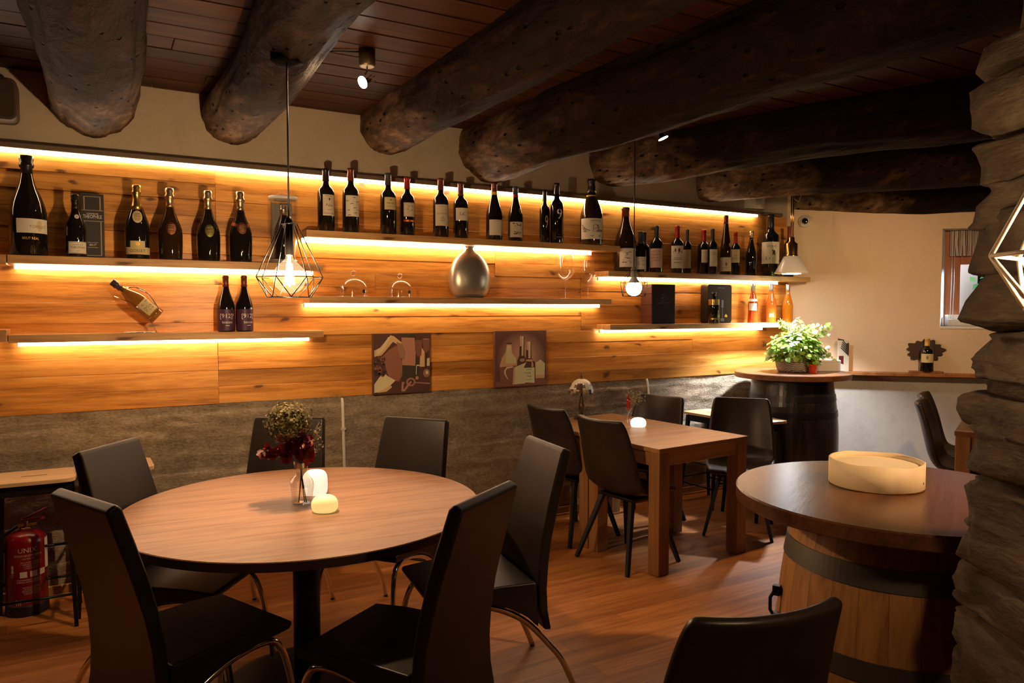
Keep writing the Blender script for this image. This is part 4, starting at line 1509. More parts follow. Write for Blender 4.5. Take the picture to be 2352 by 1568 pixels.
# pewter flask
p = on_y(1079, 565, YS + 0.085)
dep = depth_of(p)
W2 = 51.5 * dep / FPX
H = min(p.z - Z_ML, Z_MU - 0.042 - Z_ML - 0.004)
q = W2 / 47.0
prof = [(r * q, z * H / 115.0) for r, z in ((30, 0), (38, 8), (43, 16), (46, 27), (47, 40), (46.5, 50), (45.3, 61), (41.5, 72), (37, 80), (31, 88), (24, 95), (16, 100.5), (10.5, 104.5), (8.5, 108), (8.5, 112))] + [(11 * q, H)]
fl = thing('pewter_flask', 'flattened round pewter flask with short neck on the glass dome shelf', 'vase', (p.x, YS + 0.09, Z_ML + 0.0005))
MB().lathe(prof, 40, 0, Matrix.Diagonal((1, 0.62, 1, 1))).build('flask_body', M_pewter, fl)
MB().lathe([(W2 * 0.20, H * 0.975), (W2 * 0.25, H * 0.985), (W2 * 0.24, H)], 24, 0, Matrix.Diagonal((1, 0.70, 1, 1)), closed=False).build('lip', M_pewter, fl)


def wine_glass(label, px, py_top, wpx):
    p = on_y(px, py_top, YS + 0.09)
    R = wpx / 2 * depth_of(p) / FPX
    H = p.z - Z_ML
    t = thing('wine_glass', label, 'glass', (p.x, YS + 0.09, Z_ML + 0.0005), 0, 'wine glasses on the shelf')
    b0 = H * 0.42
    prof = [(0.004, b0), (R * 0.35, b0 + H * 0.02), (R * 0.75, b0 + H * 0.10), (R * 0.97, b0 + H * 0.19), (R, b0 + H * 0.25), (R * 0.95, b0 + H * 0.38), (R * 0.84, b0 + H * 0.50), (R * 0.74, H)]
    MB().lathe(prof, 32, closed=False).build('bowl', M_clear, t)
    MB().lathe([(0.0045, H * 0.03), (0.0035, H * 0.18), (0.0045, H * 0.36), (0.009, b0)], 14, closed=False).build('stem', M_clear, t)
    MB().lathe([(R * 0.80, 0), (R * 0.80, 0.002), (R * 0.3, H * 0.015), (0.0045, H * 0.04)], 32).build('foot', M_clear, t)


wine_glass('larger empty wine glass nearer the pewter flask', 1299, 586, 43)
wine_glass('smaller empty wine glass at the end of the glass dome shelf', 1351, 598, 33)
# ================================================================== PICTURES
def canvas(label, a, b, zb_, zt_, shapes, mats):
    """a,b: left/right photo columns on the panelling; shapes: (material index, layer, polygon in 0..1)"""
    x0, x1 = on_y(a, 830, YP - 0.03).x, on_y(b, 830, YP - 0.03).x
    w, h = x1 - x0, zt_ - zb_
    t = thing('canvas_picture', label, 'picture', (x0, YP, zb_), 0, 'sepia still life pictures')
    MB().box((0, -0.030, 0), (w, 0.0, h)).build('stretched_canvas', mats[0], t, bevel=0.002)
    mb = MB()
    for mi, layer, poly in shapes:
        y = -0.0304 - 0.00014 * layer
        mb.add([(u * w, y, v * h) for u, v in poly], [tuple(range(len(poly)))], mi)
    mb.build('printed_image', mats, t)


def ell(cx, cy, rx, ry, n=20, a0=0, a1=2 * pi):
    return [(cx + rx * cos(a0 + (a1 - a0) * k / n), cy + ry * sin(a0 + (a1 - a0) * k / n)) for k in range(n)]


PM = [pmat('pic_%d' % i, tuple(min(0.8, q * 1.75) for q in c), 0.6) for i, c in enumerate([
    (0.065, 0.028, 0.022), (0.20, 0.085, 0.055), (0.45, 0.30, 0.17), (0.15, 0.065, 0.045), (0.035, 0.016, 0.012),
    (0.30, 0.15, 0.11), (0.56, 0.40, 0.24), (0.035, 0.028, 0.018), (0.22, 0.12, 0.09)])]
sh = [(1, 1, [(0.24, 0.34), (0.30, 0.22), (0.44, 0.20), (0.52, 0.34), (0.50, 0.52), (0.40, 0.80), (0.26, 0.72), (0.16, 0.62)]),          # ham
      (2, 2, [(0.02, 0.62), (0.02, 0.72), (0.12, 0.77), (0.30, 0.97), (0.36, 0.95), (0.50, 0.84), (0.44, 0.80), (0.34, 0.86), (0.20, 0.70), (0.14, 0.64)]),
      (6, 3, [(0.06, 0.63), (0.06, 0.73), (0.14, 0.77), (0.26, 0.94), (0.30, 0.94), (0.20, 0.76), (0.12, 0.68)]),
      (7, 2, [(0.50, 0.18), (0.50, 0.98), (0.74, 0.98), (0.76, 0.60), (0.80, 0.46), (0.80, 0.18)]),      # bottle
      (5, 3, [(0.50, 0.47), (0.49, 0.93), (0.72, 0.92), (0.74, 0.70), (0.73, 0.45)]),                     # its label
      (8, 4, [(0.40, 0.86), (0.50, 0.82), (0.56, 0.70), (0.54, 0.55), (0.46, 0.60), (0.42, 0.74)]),
      (3, 4, [(0.72, 0.88), (0.73, 0.70), (0.77, 0.60), (0.84, 0.62), (0.86, 0.88)]),                     # glass bowl
      (2, 3, [(0.81, 0.43), (0.82, 0.66), (0.85, 0.75), (0.90, 0.68), (0.90, 0.43)]),
      (6, 3, [(0.93, 0.44), (0.93, 0.56), (0.99, 0.58), (0.99, 0.44)]),
      (3, 5, [(0.86, 0.90), (0.88, 0.72), (0.93, 0.66), (0.99, 0.72), (0.99, 0.90)]),
      (4, 6, [(0.925, 0.66), (0.915, 0.40), (0.935, 0.40), (0.945, 0.66)]),
      (6, 6, [(0.745, 0.46), (0.74, 0.30), (0.752, 0.30), (0.757, 0.46)]),
      (6, 6, ell(0.78, 0.455, 0.035, 0.012)), (5, 6, ell(0.93, 0.895, 0.06, 0.010)),
      (6, 7, [(0.0 + 0.015, 0.03), (0.015, 0.17), (0.10, 0.28), (0.18, 0.36), (0.24, 0.30), (0.38, 0.22), (0.30, 0.15), (0.18, 0.06)]),    # cheese
      (2, 8, [(0.06, 0.03), (0.20, 0.10), (0.30, 0.14), (0.32, 0.11), (0.22, 0.04)]),
      (5, 7, [(0.48, 0.03), (0.49, 0.19), (0.54, 0.19), (0.52, 0.14), (0.52, 0.03)]), (8, 7, ell(0.65, 0.18, 0.085, 0.075)), (4, 8, ell(0.65, 0.18, 0.05, 0.04)),
      (5, 9, [(0.50, 0.03), (0.58, 0.13), (0.64, 0.20), (0.67, 0.18), (0.60, 0.10), (0.54, 0.03)]), (5, 7, [(0.70, 0.165), (0.70, 0.18), (0.99, 0.15), (0.99, 0.13)]),
      (8, 7, ell(0.93, 0.32, 0.06, 0.07)), (6, 8, ell(0.94, 0.33, 0.025, 0.03)), (5, 8, ell(0.76, 0.245, 0.03, 0.03))]
rg = random.Random(4)
for k in range(34):
    sh.append(((4, 0, 3)[k % 3], 9 + k % 7, ell(0.03 + rg.uniform(0, 0.16) + 0.0, 0.30 + rg.uniform(0, 0.33), 0.030, 0.028, 12)))
for k in range(10):
    sh.append((5, 17, ell(0.04 + rg.uniform(0, 0.14), 0.34 + rg.uniform(0, 0.28), 0.008, 0.008, 8)))
cz = on_y(920, 900, YP - 0.03).z
canvas('sepia canvas picture of ham, grapes, wine bottle and a corkscrew', 857, 988, on_y(920, 903, YP - 0.03).z, on_y(920, 765, YP - 0.03).z, sh, PM)

PQ = [pmat('pic2_%d' % i, tuple(min(0.8, q * 1.7) for q in c), 0.6) for i, c in enumerate([
    (0.10, 0.045, 0.035), (0.16, 0.075, 0.058), (0.24, 0.125, 0.09), (0.34, 0.195, 0.13), (0.60, 0.42, 0.25), (0.44, 0.28, 0.165),
    (0.07, 0.033, 0.022), (0.66, 0.47, 0.29), (0.18, 0.075, 0.05), (0.04, 0.02, 0.015)] + [tuple(a + (b_ - a) * k / 10 for a, b_ in zip((0.10, 0.045, 0.035), (0.36, 0.21, 0.145))) for k in range(11)])]
sh = [(10 + k, 1 + k * 0.3, ell(0.50 + 0.004 * k, 0.50, 0.50 - 0.030 * k, 0.50 - 0.030 * k, 40)) for k in range(11)] + [ (8, 4.2, [(0.0 + 0.01, 0.01), (0.01, 0.10), (0.99, 0.10), (0.99, 0.01)]),
      (5, 5, [(0.10, 0.05), (0.09, 0.40), (0.13, 0.52), (0.20, 0.62), (0.22, 0.76), (0.31, 0.76), (0.33, 0.60), (0.40, 0.52), (0.41, 0.05)]), (8, 6, [(0.10, 0.05), (0.09, 0.36), (0.41, 0.38), (0.41, 0.05)]),
      (4, 6, [(0.20, 0.42), (0.21, 0.60), (0.23, 0.74), (0.30, 0.74), (0.31, 0.60), (0.40, 0.50), (0.40, 0.42)]), (6, 7, ell(0.265, 0.775, 0.06, 0.018)),
      (6, 6, [(0.42, 0.10), (0.42, 0.46), (0.46, 0.55), (0.47, 0.90), (0.555, 0.90), (0.56, 0.55), (0.60, 0.46), (0.60, 0.10)]), (5, 7, [(0.47, 0.72), (0.47, 0.90), (0.505, 0.90), (0.505, 0.72)]), (4, 7, [(0.505, 0.55), (0.51, 0.90), (0.545, 0.90), (0.54, 0.55)]),
      (3, 8, ell(0.52, 0.47, 0.05, 0.03)),
      (6, 8, [(0.52, 0.06), (0.52, 0.42), (0.59, 0.50), (0.60, 0.80), (0.69, 0.80), (0.70, 0.50), (0.77, 0.42), (0.77, 0.06)]), (5, 9, [(0.60, 0.65), (0.60, 0.80), (0.635, 0.80), (0.635, 0.65)]), (4, 9, [(0.635, 0.50), (0.635, 0.80), (0.68, 0.80), (0.68, 0.50)]), (5, 9, [(0.58, 0.45), (0.60, 0.48), (0.70, 0.48), (0.74, 0.45), (0.70, 0.44)]), (5, 9, [(0.70, 0.34), (0.70, 0.44), (0.73, 0.43), (0.74, 0.34)]),
      (7, 10, [(0.55, 0.07), (0.55, 0.33), (0.76, 0.33), (0.76, 0.05)]),
      (4, 11, [(0.33, 0.04), (0.35, 0.34), (0.46, 0.38), (0.60, 0.43), (0.55, 0.34), (0.58, 0.05)]), (5, 11.5, [(0.33, 0.04), (0.35, 0.34), (0.385, 0.35), (0.37, 0.04)]),
      (4, 10, [(0.24, 0.13), (0.17, 0.24), (0.17, 0.30), (0.22, 0.36), (0.34, 0.37), (0.34, 0.345), (0.23, 0.33), (0.20, 0.29), (0.20, 0.24), (0.245, 0.14)]),
      (8, 9, [(0.79, 0.05), (0.78, 0.22), (0.97, 0.22), (0.96, 0.05)]), (4, 10, [(0.78, 0.19), (0.78, 0.42), (0.83, 0.44), (0.87, 0.47), (0.93, 0.43), (0.97, 0.39), (0.96, 0.19)]), (5, 11, [(0.78, 0.13), (0.78, 0.19), (0.96, 0.19), (0.96, 0.13)])]
# the lettering of the printed bottle label
pic2_z = on_y(1195, 887, YP - 0.03).z
canvas('sepia canvas picture of bottles, a white jug and a creamy drink', 1137, 1255, pic2_z, on_y(1195, 759, YP - 0.03).z, sh, PQ)
pic2 = [o for o in bpy.data.objects if o.name.startswith('canvas_picture')][-1]
x1 = on_y(1255, 830, YP - 0.03).x - on_y(1137, 830, YP - 0.03).x
h1 = on_y(1195, 759, YP - 0.03).z - pic2_z
mb = MB()
for s, u, v, hh, mw in (('ORUJO', 0.645, 0.295, 0.03, 0.13), ('P.O.B.', 0.63, 0.235, 0.035, 0.14), ('1926', 0.65, 0.175, 0.035, 0.10), ('DE MONTE', 0.65, 0.115, 0.018, 0.13)):
    text_flat(mb, s, u * x1, v * h1, hh * h1, -0.0322, 0, mw * x1)
mb.build('printed_lettering', PQ[9], [c for c in pic2.children if c.name.startswith('printed_image')][0])

# ================================================================== ROUND TABLE
TZ = 0.76
r0, r1_ = on_z(745, 1072, TZ), on_z(640, 1291, TZ)
rl, rr_ = on_z(265, 1183, TZ), on_z(1088, 1134, TZ)
TC = (r0 + r1_ + rl + rr_) / 4
TR = 0.5 * ((rl - rr_).length + (r0 - r1_).length) / 2
t = thing('round_table', 'large round wooden dining table with flowers and two glowing stones on it', 'table', (TC.x, TC.y, 0), -0.08)
mb = MB()
mb.lathe([(TR - 0.004, TZ - 0.034), (TR, TZ - 0.030), (TR, TZ - 0.003), (TR - 0.003, TZ)], 96, 0, None, False)
tt_ = mb.build('tabletop', M_table, t)
MB().lathe([(TR + 0.0006, TZ - 0.033), (TR + 0.0012, TZ - 0.0028)], 96, closed=False).build('edge_band', pmat('dark_edge', (0.055, 0.028, 0.016), 0.45), t)
MB().lathe([(0.055, 0.035), (0.055, TZ - 0.045)], 32).build('pedestal', M_black, t)
MB().lathe([(0.16, TZ - 0.046), (0.16, TZ - 0.034)], 32).build('top_plate', M_black, t)
MB().lathe([(0.34, 0.0), (0.34, 0.008), (0.30, 0.022), (0.12, 0.036), (0.05, 0.038)], 48).build('base_disc', M_black, t)

# ================================================================== HIGH-BACKED CHAIRS
def highback(label, loc, rotz, first=[None]):
    if first[0] is not None:
        return dup(first[0], label, loc, rotz)
    t = thing('dining_chair', label, 'chair', loc, rotz, 'high-backed chairs around the round table')

    def slab(prof, half, bev, name, mat):
        n = len(prof)
        vs = [(-half(z), y, z) for y, z in prof] + [(half(z), y, z) for y, z in prof]
        fs = [tuple(range(n)), tuple(range(2 * n - 1, n - 1, -1))]
        for i in range(n):
            j = (i + 1) % n
            fs.append((i, j, n + j, n + i))
        o = MB().add(vs, fs).build(name, mat, t, bevel=bev, bseg=3)
        for p in o.data.polygons:
            p.use_smooth = True
        w = o.modifiers.new('wn', 'WEIGHTED_NORMAL')
        w.keep_sharp = True
        return o
    hb_ = lambda z: 0.185 + 0.030 * min(1, max(0, (1.0 - z) / 0.5))
    outer = [(-0.372, 0.985), (-0.338, 0.87), (-0.305, 0.76), (-0.276, 0.65), (-0.256, 0.54), (-0.248, 0.44), (-0.252, 0.35), (-0.268, 0.265)]
    inner = [(-0.236, 0.270), (-0.212, 0.36), (-0.206, 0.46), (-0.212, 0.55), (-0.228, 0.65), (-0.254, 0.76), (-0.286, 0.87), (-0.322, 0.985), (-0.340, 1.003)]
    slab(outer + inner, hb_, 0.010, 'backrest', M_leather_h)
    seat = [(0.245, 0.462), (0.252, 0.448), (0.240, 0.432), (0.12, 0.424), (0.00, 0.408), (-0.09, 0.378), (-0.16, 0.335), (-0.21, 0.285),
            (-0.206, 0.36), (-0.200, 0.472), (-0.05, 0.478), (0.12, 0.474)]
    slab(seat, lambda z: 0.215, 0.010, 'seat', M_leather_h)
    for sg in (-1, 1):
        x = sg * 0.190
        pts = [(x * 1.12, 0.285, 0.0), (x * 1.08, 0.262, 0.16), (x * 1.04, 0.238, 0.30), (x, 0.212, 0.375), (x, 0.175, 0.405), (x, 0.11, 0.412), (x, 0.02, 0.398),
               (x, -0.08, 0.360), (x, -0.17, 0.300), (x * 1.04, -0.25, 0.215), (x * 1.08, -0.32, 0.125), (x * 1.12, -0.375, 0.0)]
        # smooth the path
        P = [Vector(q) for q in pts]
        sm = []
        for i in range(len(P) - 1):
            p_, q_ = P[max(0, i - 1)], P[min(len(P) - 1, i + 2)]
            for k in range(4):
                u = k / 4
                a, b_ = P[i], P[i + 1]
                sm.append(0.5 * ((2 * a) + (b_ - p_) * u + (2 * p_ - 5 * a + 4 * b_ - q_) * u * u + (-p_ + 3 * a - 3 * b_ + q_) * u ** 3))
        sm.append(P[-1])
        mb = MB()
        mb.tube(sm, 0.0125, 12)
        mb.build('leg_frame', M_chrome, t)
    first[0] = t
    return t


def chair_from_top(e0, e1, ztop, toward, setback, fn, label):
    a, b_ = on_z(*e0, ztop), on_z(*e1, ztop)
    m = (a + b_) / 2
    w = (b_ - a)
    n = Vector((-w.y, w.x, 0)).normalized()
    if (Vector(toward) - m).dot(n) < 0:
        n = -n
    o = m + n * setback
    return fn(label, (o.x, o.y, 0), atan2(-n.x, n.y))


CC = (TC.x, TC.y, 0)
chair_from_top((135, 1120), (262, 1160), 1.0, CC, 0.345, highback, 'high-backed dark chair nearest the stool and fire extinguisher, its rear side facing us')
chair_from_top((185, 1036), (305, 1004), 1.0, CC, 0.345, highback, 'high-backed dark chair beside the pale stool, its inner back lit, facing across the round table')
chair_from_top((588, 957), (742, 957), 1.0, CC, 0.345, highback, 'high-backed chair by the concrete wall, partly hidden behind the dried flowers')
chair_from_top((890, 955), (1024, 963), 1.0, CC, 0.345, highback, 'high-backed chair by the concrete wall beneath the ham and grapes picture')
chair_from_top((1216, 998), (1300, 1030), 1.0, CC, 0.345, highback, 'high-backed chair at the round table standing next to the square dining tables')
chair_from_top((1040, 1163), (1178, 1100), 1.0, CC, 0.345, highback, 'high-backed dark chair in front of the round table, its rear towards the barrel table')

# ================================================================== TWO SQUARE DINING TABLES PUSHED TOGETHER
D_, C_ = on_z(1514.9, 1031.7, TZ), on_z(1718.8, 1000.8, TZ)
ux = (C_ - D_)
WT = ux.length
ux.normalize()
uy = Vector((-ux.y, ux.x, 0))
LT = 0.64
rotT = atan2(ux.y, ux.x)


def dining_table(label, origin, first=[None]):
    if first[0] is not None:
        return dup(first[0], label, origin)
    t = thing('dining_table', label, 'table', origin, rotT, 'square wooden tables pushed together')
    MB().box((0, 0.001, TZ - 0.028), (WT, LT - 0.001, TZ)).build('tabletop', M_dtable, t, bevel=0.003)
    mb = MB()
    ap, ah = 0.022, 0.085
    for a, b_ in (((0.03, 0.02), (WT - 0.03, 0.02 + ap)), ((0.03, LT - 0.02 - ap), (WT - 0.03, LT - 0.02)), ((0.012, 0.04), (0.012 + ap, LT - 0.04)), ((WT - 0.012 - ap, 0.04), (WT - 0.012, LT - 0.04))):
        mb.box((a[0], a[1], TZ - 0.028 - ah), (b_[0], b_[1], TZ - 0.028))
    mb.build('apron', M_dtable, t, bevel=0.002)
    lw = 0.088
    for x in (0.006, WT - 0.006 - lw):
        for y in (0.006, LT - 0.006 - lw):
            MB().box((x, y, 0.0), (x + lw, y + lw, TZ - 0.0285)).build('leg', M_dleg, t, bevel=0.004)
    first[0] = t
    return t


dining_table('square wooden dining table nearest the barrel table, with a bare top', D_ * Vector((1, 1, 0)) if False else Vector((D_.x, D_.y, 0)))
o2 = Vector((D_.x, D_.y, 0)) + uy * LT
dining_table('square wooden dining table by the concrete wall, carrying the stained-glass lamp', o2)

# ================================================================== SHELL CHAIRS
def shellchair(label, loc, rotz, first=[None]):
    if first[0] is not None:
        return dup(first[0], label, loc, rotz)
    t = thing('shell_chair', label, 'chair', loc, rotz, 'brown leather shell chairs')
    line = [(0.225, 0.440), (0.20, 0.462), (0.12, 0.458), (0.03, 0.447), (-0.06, 0.441), (-0.13, 0.452), (-0.175, 0.490), (-0.205, 0.56), (-0.225, 0.65), (-0.245, 0.74), (-0.268, 0.83), (-0.290, 0.893), (-0.300, 0.915)]
    halfw = [0.195, 0.205, 0.222, 0.232, 0.238, 0.240, 0.240, 0.236, 0.230, 0.222, 0.212, 0.202, 0.188]
    curl = [0.0, 0.004, 0.014, 0.024, 0.034, 0.045, 0.055, 0.060, 0.060, 0.056, 0.050, 0.046, 0.044]
    drop = [0] * 10 + [0.002, 0.006, 0.014]
    nu = 14
    vs, fs = [], []
    nl = len(line)
    for i, (y, z) in enumerate(line):
        y0, z0 = line[max(0, i - 1)]
        y1, z1 = line[min(nl - 1, i + 1)]
        ty, tz = y1 - y0, z1 - z0
        L = sqrt(ty * ty + tz * tz)
        ny, nz_ = -tz / L, ty / L        # pointing to the sitter: forward for the back, up for the seat
        if nz_ < -0.2 or (abs(nz_) <= 0.2 and ny < 0):
            ny, nz_ = -ny, -nz_
        for k in range(nu + 1):
            u = -1 + 2 * k / nu
            c = curl[i] * abs(u) ** 2.4
            vs.append((u * halfw[i], y + ny * c, z + nz_ * c - drop[i] * abs(u) ** 3))
    for i in range(nl - 1):
        for k in range(nu):
            a = i * (nu + 1) + k
            fs.append((a, a + 1, a + nu + 2, a + nu + 1))
    mb = MB().add(vs, fs, 0, True)
    o = mb.build('seat_shell', M_leather_d, t)
    # make every normal face the sitter so that the padding grows to the rear
    so = o.modifiers.new('solid', 'SOLIDIFY')
    so.thickness, so.offset = 0.032, 0.0
    sb = o.modifiers.new('subsurf', 'SUBSURF')
    sb.levels = sb.render_levels = 2
    MB().box((-0.15, -0.12, 0.405), (0.15, 0.14, 0.422)).build('underframe', M_blackmetal, t, bevel=0.003)
    for sx, sy in ((-1, 1), (1, 1), (-1, -1), (1, -1)):
        mb = MB()
        mb.tube([(sx * 0.125, sy * 0.10, 0.412), (sx * 0.225, sy * 0.225 - 0.01, 0.0)], [0.021, 0.015], 4, square=True, smooth=False)
        mb.build('leg', M_black, t)
    first[0] = t
    return t


TMID = Vector((D_.x, D_.y, 0)) + ux * WT / 2 + uy * LT


def place_shell(lat, dep, face, label):
    o = latdep(lat, dep)
    n = latdep(*face).normalized()
    return shellchair(label, (o.x, o.y, 0), atan2(-n.x, n.y))


place_shell(0.735, 4.59, (0.80, 0.59), 'brown leather shell chair tucked under the nearer square table, its back to the round table')
place_shell(0.436, 5.11, (0.80, 0.59), 'brown leather shell chair tucked under the wall-side square table near the sepia bottle picture')
place_shell(1.62, 5.20, (-0.33, -0.94), 'brown leather shell chair in front of the black barrel, turned towards us')
place_shell(0.965, 5.42, (-0.68, -0.73), 'brown leather shell chair behind the red leaf vase, close to the concrete wall')
a, b_ = on_z(1622, 1440, 0.915), on_z(1952, 1390, 0.915)
w = (b_ - a).normalized()
nf = Vector((-w.y, w.x, 0))
m = (a + b_) / 2 + nf * 0.30
shellchair('brown leather shell chair seen from behind, its backrest cutting in front of the pale barrel', (m.x, m.y, 0), atan2(-nf.x, nf.y))
# side table by the window with two shell chairs
wt0 = on_z(2192, 990, TZ)
wt1 = on_z(2214, 957, TZ)
wy = (wt1 - wt0).normalized()
wx = Vector((wy.y, -wy.x, 0))
rotw = atan2(wx.y, wx.x)
nf = wx
c1 = latdep(2.94, 5.33) + nf * 0.30
shellchair('shell chair at the window table with cool daylight along its top edge', (c1.x, c1.y, 0), rotw - pi / 2)
c2 = latdep(3.22, 5.80) + nf * 0.30
shellchair('shell chair at the window table closest to the angled wall, half behind its twin', (c2.x, c2.y, 0), rotw - pi / 2)
LT2 = (wt1 - wt0).length
t = thing('window_table', 'brown wooden table by the window, reflecting cool daylight, mostly behind the stone pillar', 'table', (wt0.x, wt0.y, 0), rotw)
MB().box((0, 0, TZ - 0.03), (0.80, LT2, TZ)).build('tabletop', pmat('window_table_top', (0.20, 0.085, 0.04), 0.16, 0, 0.8, coat=0.6), t, bevel=0.003)
mb = MB()
mb.box((0.01, 0.02, TZ - 0.15), (0.79, 0.042, TZ - 0.03))
mb.box((0.01, LT2 - 0.042, TZ - 0.15), (0.79, LT2 - 0.02, TZ - 0.03))
mb.box((0.012, 0.042, TZ - 0.15), (0.034, LT2 - 0.042, TZ - 0.03))
mb.build('apron', M_dleg, t)
for x in (0.006, 0.706):
    for y in (0.006, LT2 - 0.094):
        MB().box((x, y, 0), (x + 0.088, y + 0.088, TZ - 0.03)).build('leg', M_dleg, t, bevel=0.004)

# ================================================================== STOOLS
def stool(label, loc, rotz, first=[None]):
    if first[0] is not None:
        return dup(first[0], label, loc, rotz)
    H = 0.74
    t = thing('stool', label, 'stool', loc, rotz, 'black metal stools with pale wood seats')
    # seat board with a slotted handle hole: ring of quads around the slot
    outer = rrect(0.37, 0.30, 0.045, 6)
    inner = []
    for x, y in outer:
                inner.append((max(-0.055, min(0.055, x * 0.30)), 0.009 * (1 if y > 0 else -1) * min(1, abs(y) / 0.10)))
    n = len(outer)
    vs, fs = [], []
    for z in (H - 0.018, H):
        vs += [(x, y, z) for x, y in outer] + [(x, y, z) for x, y in inner]
    for k in range(n):
        j = (k + 1) % n
        fs += [(k, j, n + j, n + k), (2 * n + k, 2 * n + j, 3 * n + j, 3 * n + k), (k, j, 2 * n + j, 2 * n + k), (n + k, n + j, 3 * n + j, 3 * n + k)]
    MB().add(vs, fs).build('seat', M_ply, t)
    mb = MB()
    for sg in (-1, 1):
        mb.box((-0.15, sg * 0.105 - 0.012, H - 0.075), (0.15, sg * 0.105 + 0.012, H - 0.019))
        mb.box((sg * 0.150 - 0.012, -0.105, H - 0.075), (sg * 0.150 + 0.012, 0.105, H - 0.019))
    mb.build('seat_frame', M_blackmetal, t, bevel=0.002)
    for sx in (-1, 1):
        for sy in (-1, 1):
            mb = MB()
            mb.tube([(sx * 0.150, sy * 0.105, H - 0.03), (sx * 0.178, sy * 0.165, 0.0)], [0.020, 0.012], 4, square=True, smooth=False)
            mb.build('leg', M_blackmetal, t)
    mb = MB()
    for z, fx, fy in ((0.16, 0.172, 0.152), (0.34, 0.165, 0.136)):
        for sg in (-1, 1):
            if z < 0.2 or sg > 0:
                mb.tube([(-fx, sg * fy, z), (fx, sg * fy, z)], 0.007, 8)
            mb.tube([(sg * fx, -fy, z + 0.04), (sg * fx, fy, z + 0.04)], 0.007, 8)
    mb.build('foot_rail', M_blackmetal, t)
    first[0] = t
    return t


p = on_z(78, 1092, 0.74)
stool('pale wood topped stool standing over the fire extinguisher', (p.x, p.y, 0), -0.03)
p = on_z(262, 1067, 0.74)
stool('pale wood topped stool mostly hidden behind the lit high-backed chair', (p.x, min(p.y, YW - 0.26), 0), 0.02)
p = latdep(1.62, 5.95)
stool('pale wood topped stool by the concrete wall, behind the shell chair facing us', (p.x, p.y, 0), pi / 2 + 0.03)
p = latdep(1.87, 5.60)
stool('pale wood topped stool between that wall-side stool and the black barrel', (p.x, p.y, 0), pi / 2 - 0.05)

# ================================================================== FIRE EXTINGUISHER
p = on_z(64, 1402, 0.0)
dep = depth_of(p)
R = 41 * dep / FPX
t = thing('fire_extinguisher', 'red fire extinguisher with white printing standing on the floor under the stool', 'fire extinguisher', (p.x, p.y, 0), radians(10))
HB = (1404 - 1215) * dep / FPX
MB().lathe([(R * 0.90, 0.035), (R, 0.05), (R, HB * 0.86), (R * 0.93, HB * 0.92), (R * 0.72, HB * 0.965), (R * 0.40, HB * 0.99), (R * 0.28, HB)], 36).build('cylinder', pmat('extinguisher_red', (0.20, 0.004, 0.005), 0.28, 0, 0.5, coat=0.3), t)
MB().lathe([(R * 1.0, 0.0), (R * 1.04, 0.006), (R * 1.04, 0.052), (R * 1.0, 0.058)], 36).build('foot_ring', M_black, t)
mb = MB()
mb.lathe([(R * 0.30, HB), (R * 0.30, HB + 0.012), (0.014, HB + 0.014), (0.014, HB + 0.045)], 20)
mb.box((-0.035, -0.012, HB + 0.018), (0.05, 0.012, HB + 0.034))
mb.build('valve', M_brass, t, bevel=0.001)
mb = MB()
mb.box((-0.02, -0.010, HB + 0.045), (0.085, 0.010, HB + 0.054))
mb.tube([(-0.01, 0, HB + 0.055), (0.04, 0, HB + 0.075), (0.095, 0, HB + 0.098)], 0.006, 6)
mb.build('lever', pmat('lever_red', (0.22, 0.01, 0.01), 0.4), t)
mb = MB()
mb.tube([(-0.03, 0.0, HB + 0.026), (-R * 1.0, 0.02, HB - 0.02), (-R * 1.25, 0.05, HB * 0.7), (-R * 1.2, 0.06, 0.16)], [0.009, 0.009, 0.009, 0.014], 8)
mb.build('hose', M_black, t)
mb = MB()
rp = R + 0.0008
wr_ = lambda s, z, sz, dx=0.0, mw=None: text_cyl(mb, s, rp, HB * z, HB * sz, dx / R, 0, mw)
wr_('UNIX', 0.80, 0.055, -0.004, R * 0.95)
wr_("EXTINTOR D'INCENDIS", 0.735, 0.024, 0.0, R * 1.35)
wr_('6 KG POLS ABC', 0.70, 0.015, 0.0, R * 0.6)
for k, z in enumerate((0.655, 0.63, 0.605, 0.58)):
    wr_(('PER A LA SEVA UTILITZACIO', '1. TREURE EL PASSADOR', '2. DIRIGIR AL FOC', '3. PITJAR LA MANETA')[k], z, 0.014, 0.012, R * 1.0)
M_print = pmat('print_white', (0.60, 0.50, 0.46), 0.6)
for k in range(3):
    m3 = MB()
    cyl_patch(m3, rp, HB * 0.475, HB * 0.545, -0.25 + 0.48 * k, 0.17, n=4)
    m3.build('pictogram', M_print, t)
for k in range(2):
    cyl_blob(mb, rp, HB * (0.60 - 0.05 * k), -0.80, 0.007, 0.012)
wr_('CE', 0.50, 0.03, -R * 0.85)
wr_('MANTENIMENT I REVISIO', 0.445, 0.016, 0.0, R * 1.3)
wr_('EMPRESA AUTORITZADA', 0.42, 0.016, 0.0, R * 1.4)
for k, z in enumerate((0.355, 0.335, 0.315, 0.295, 0.275)):
    wr_(('RECARREGAR DESPRES', 'DE SER UTILITZAT', 'REVISAR CADA 3 MESOS', 'TEMPERATURA -20 A 60', 'FABRICAT A LA UE')[k], z, 0.012, 0.008, R * 1.1)
wr_('HENTA', 0.185, 0.03, 0.004, R * 0.6)
for k in range(3):
    cyl_patch(mb, rp, HB * 0.145, HB * (0.215 - 0.015 * k), -0.62 + 0.10 * k, 0.018, n=2)
mb.build('lettering', M_print, t)
mb = MB()
cyl_patch(mb, rp, HB * 0.53, HB * 0.90, 1.15, 0.22, n=6)
mb.build('inspection_label', M_paperw, t)

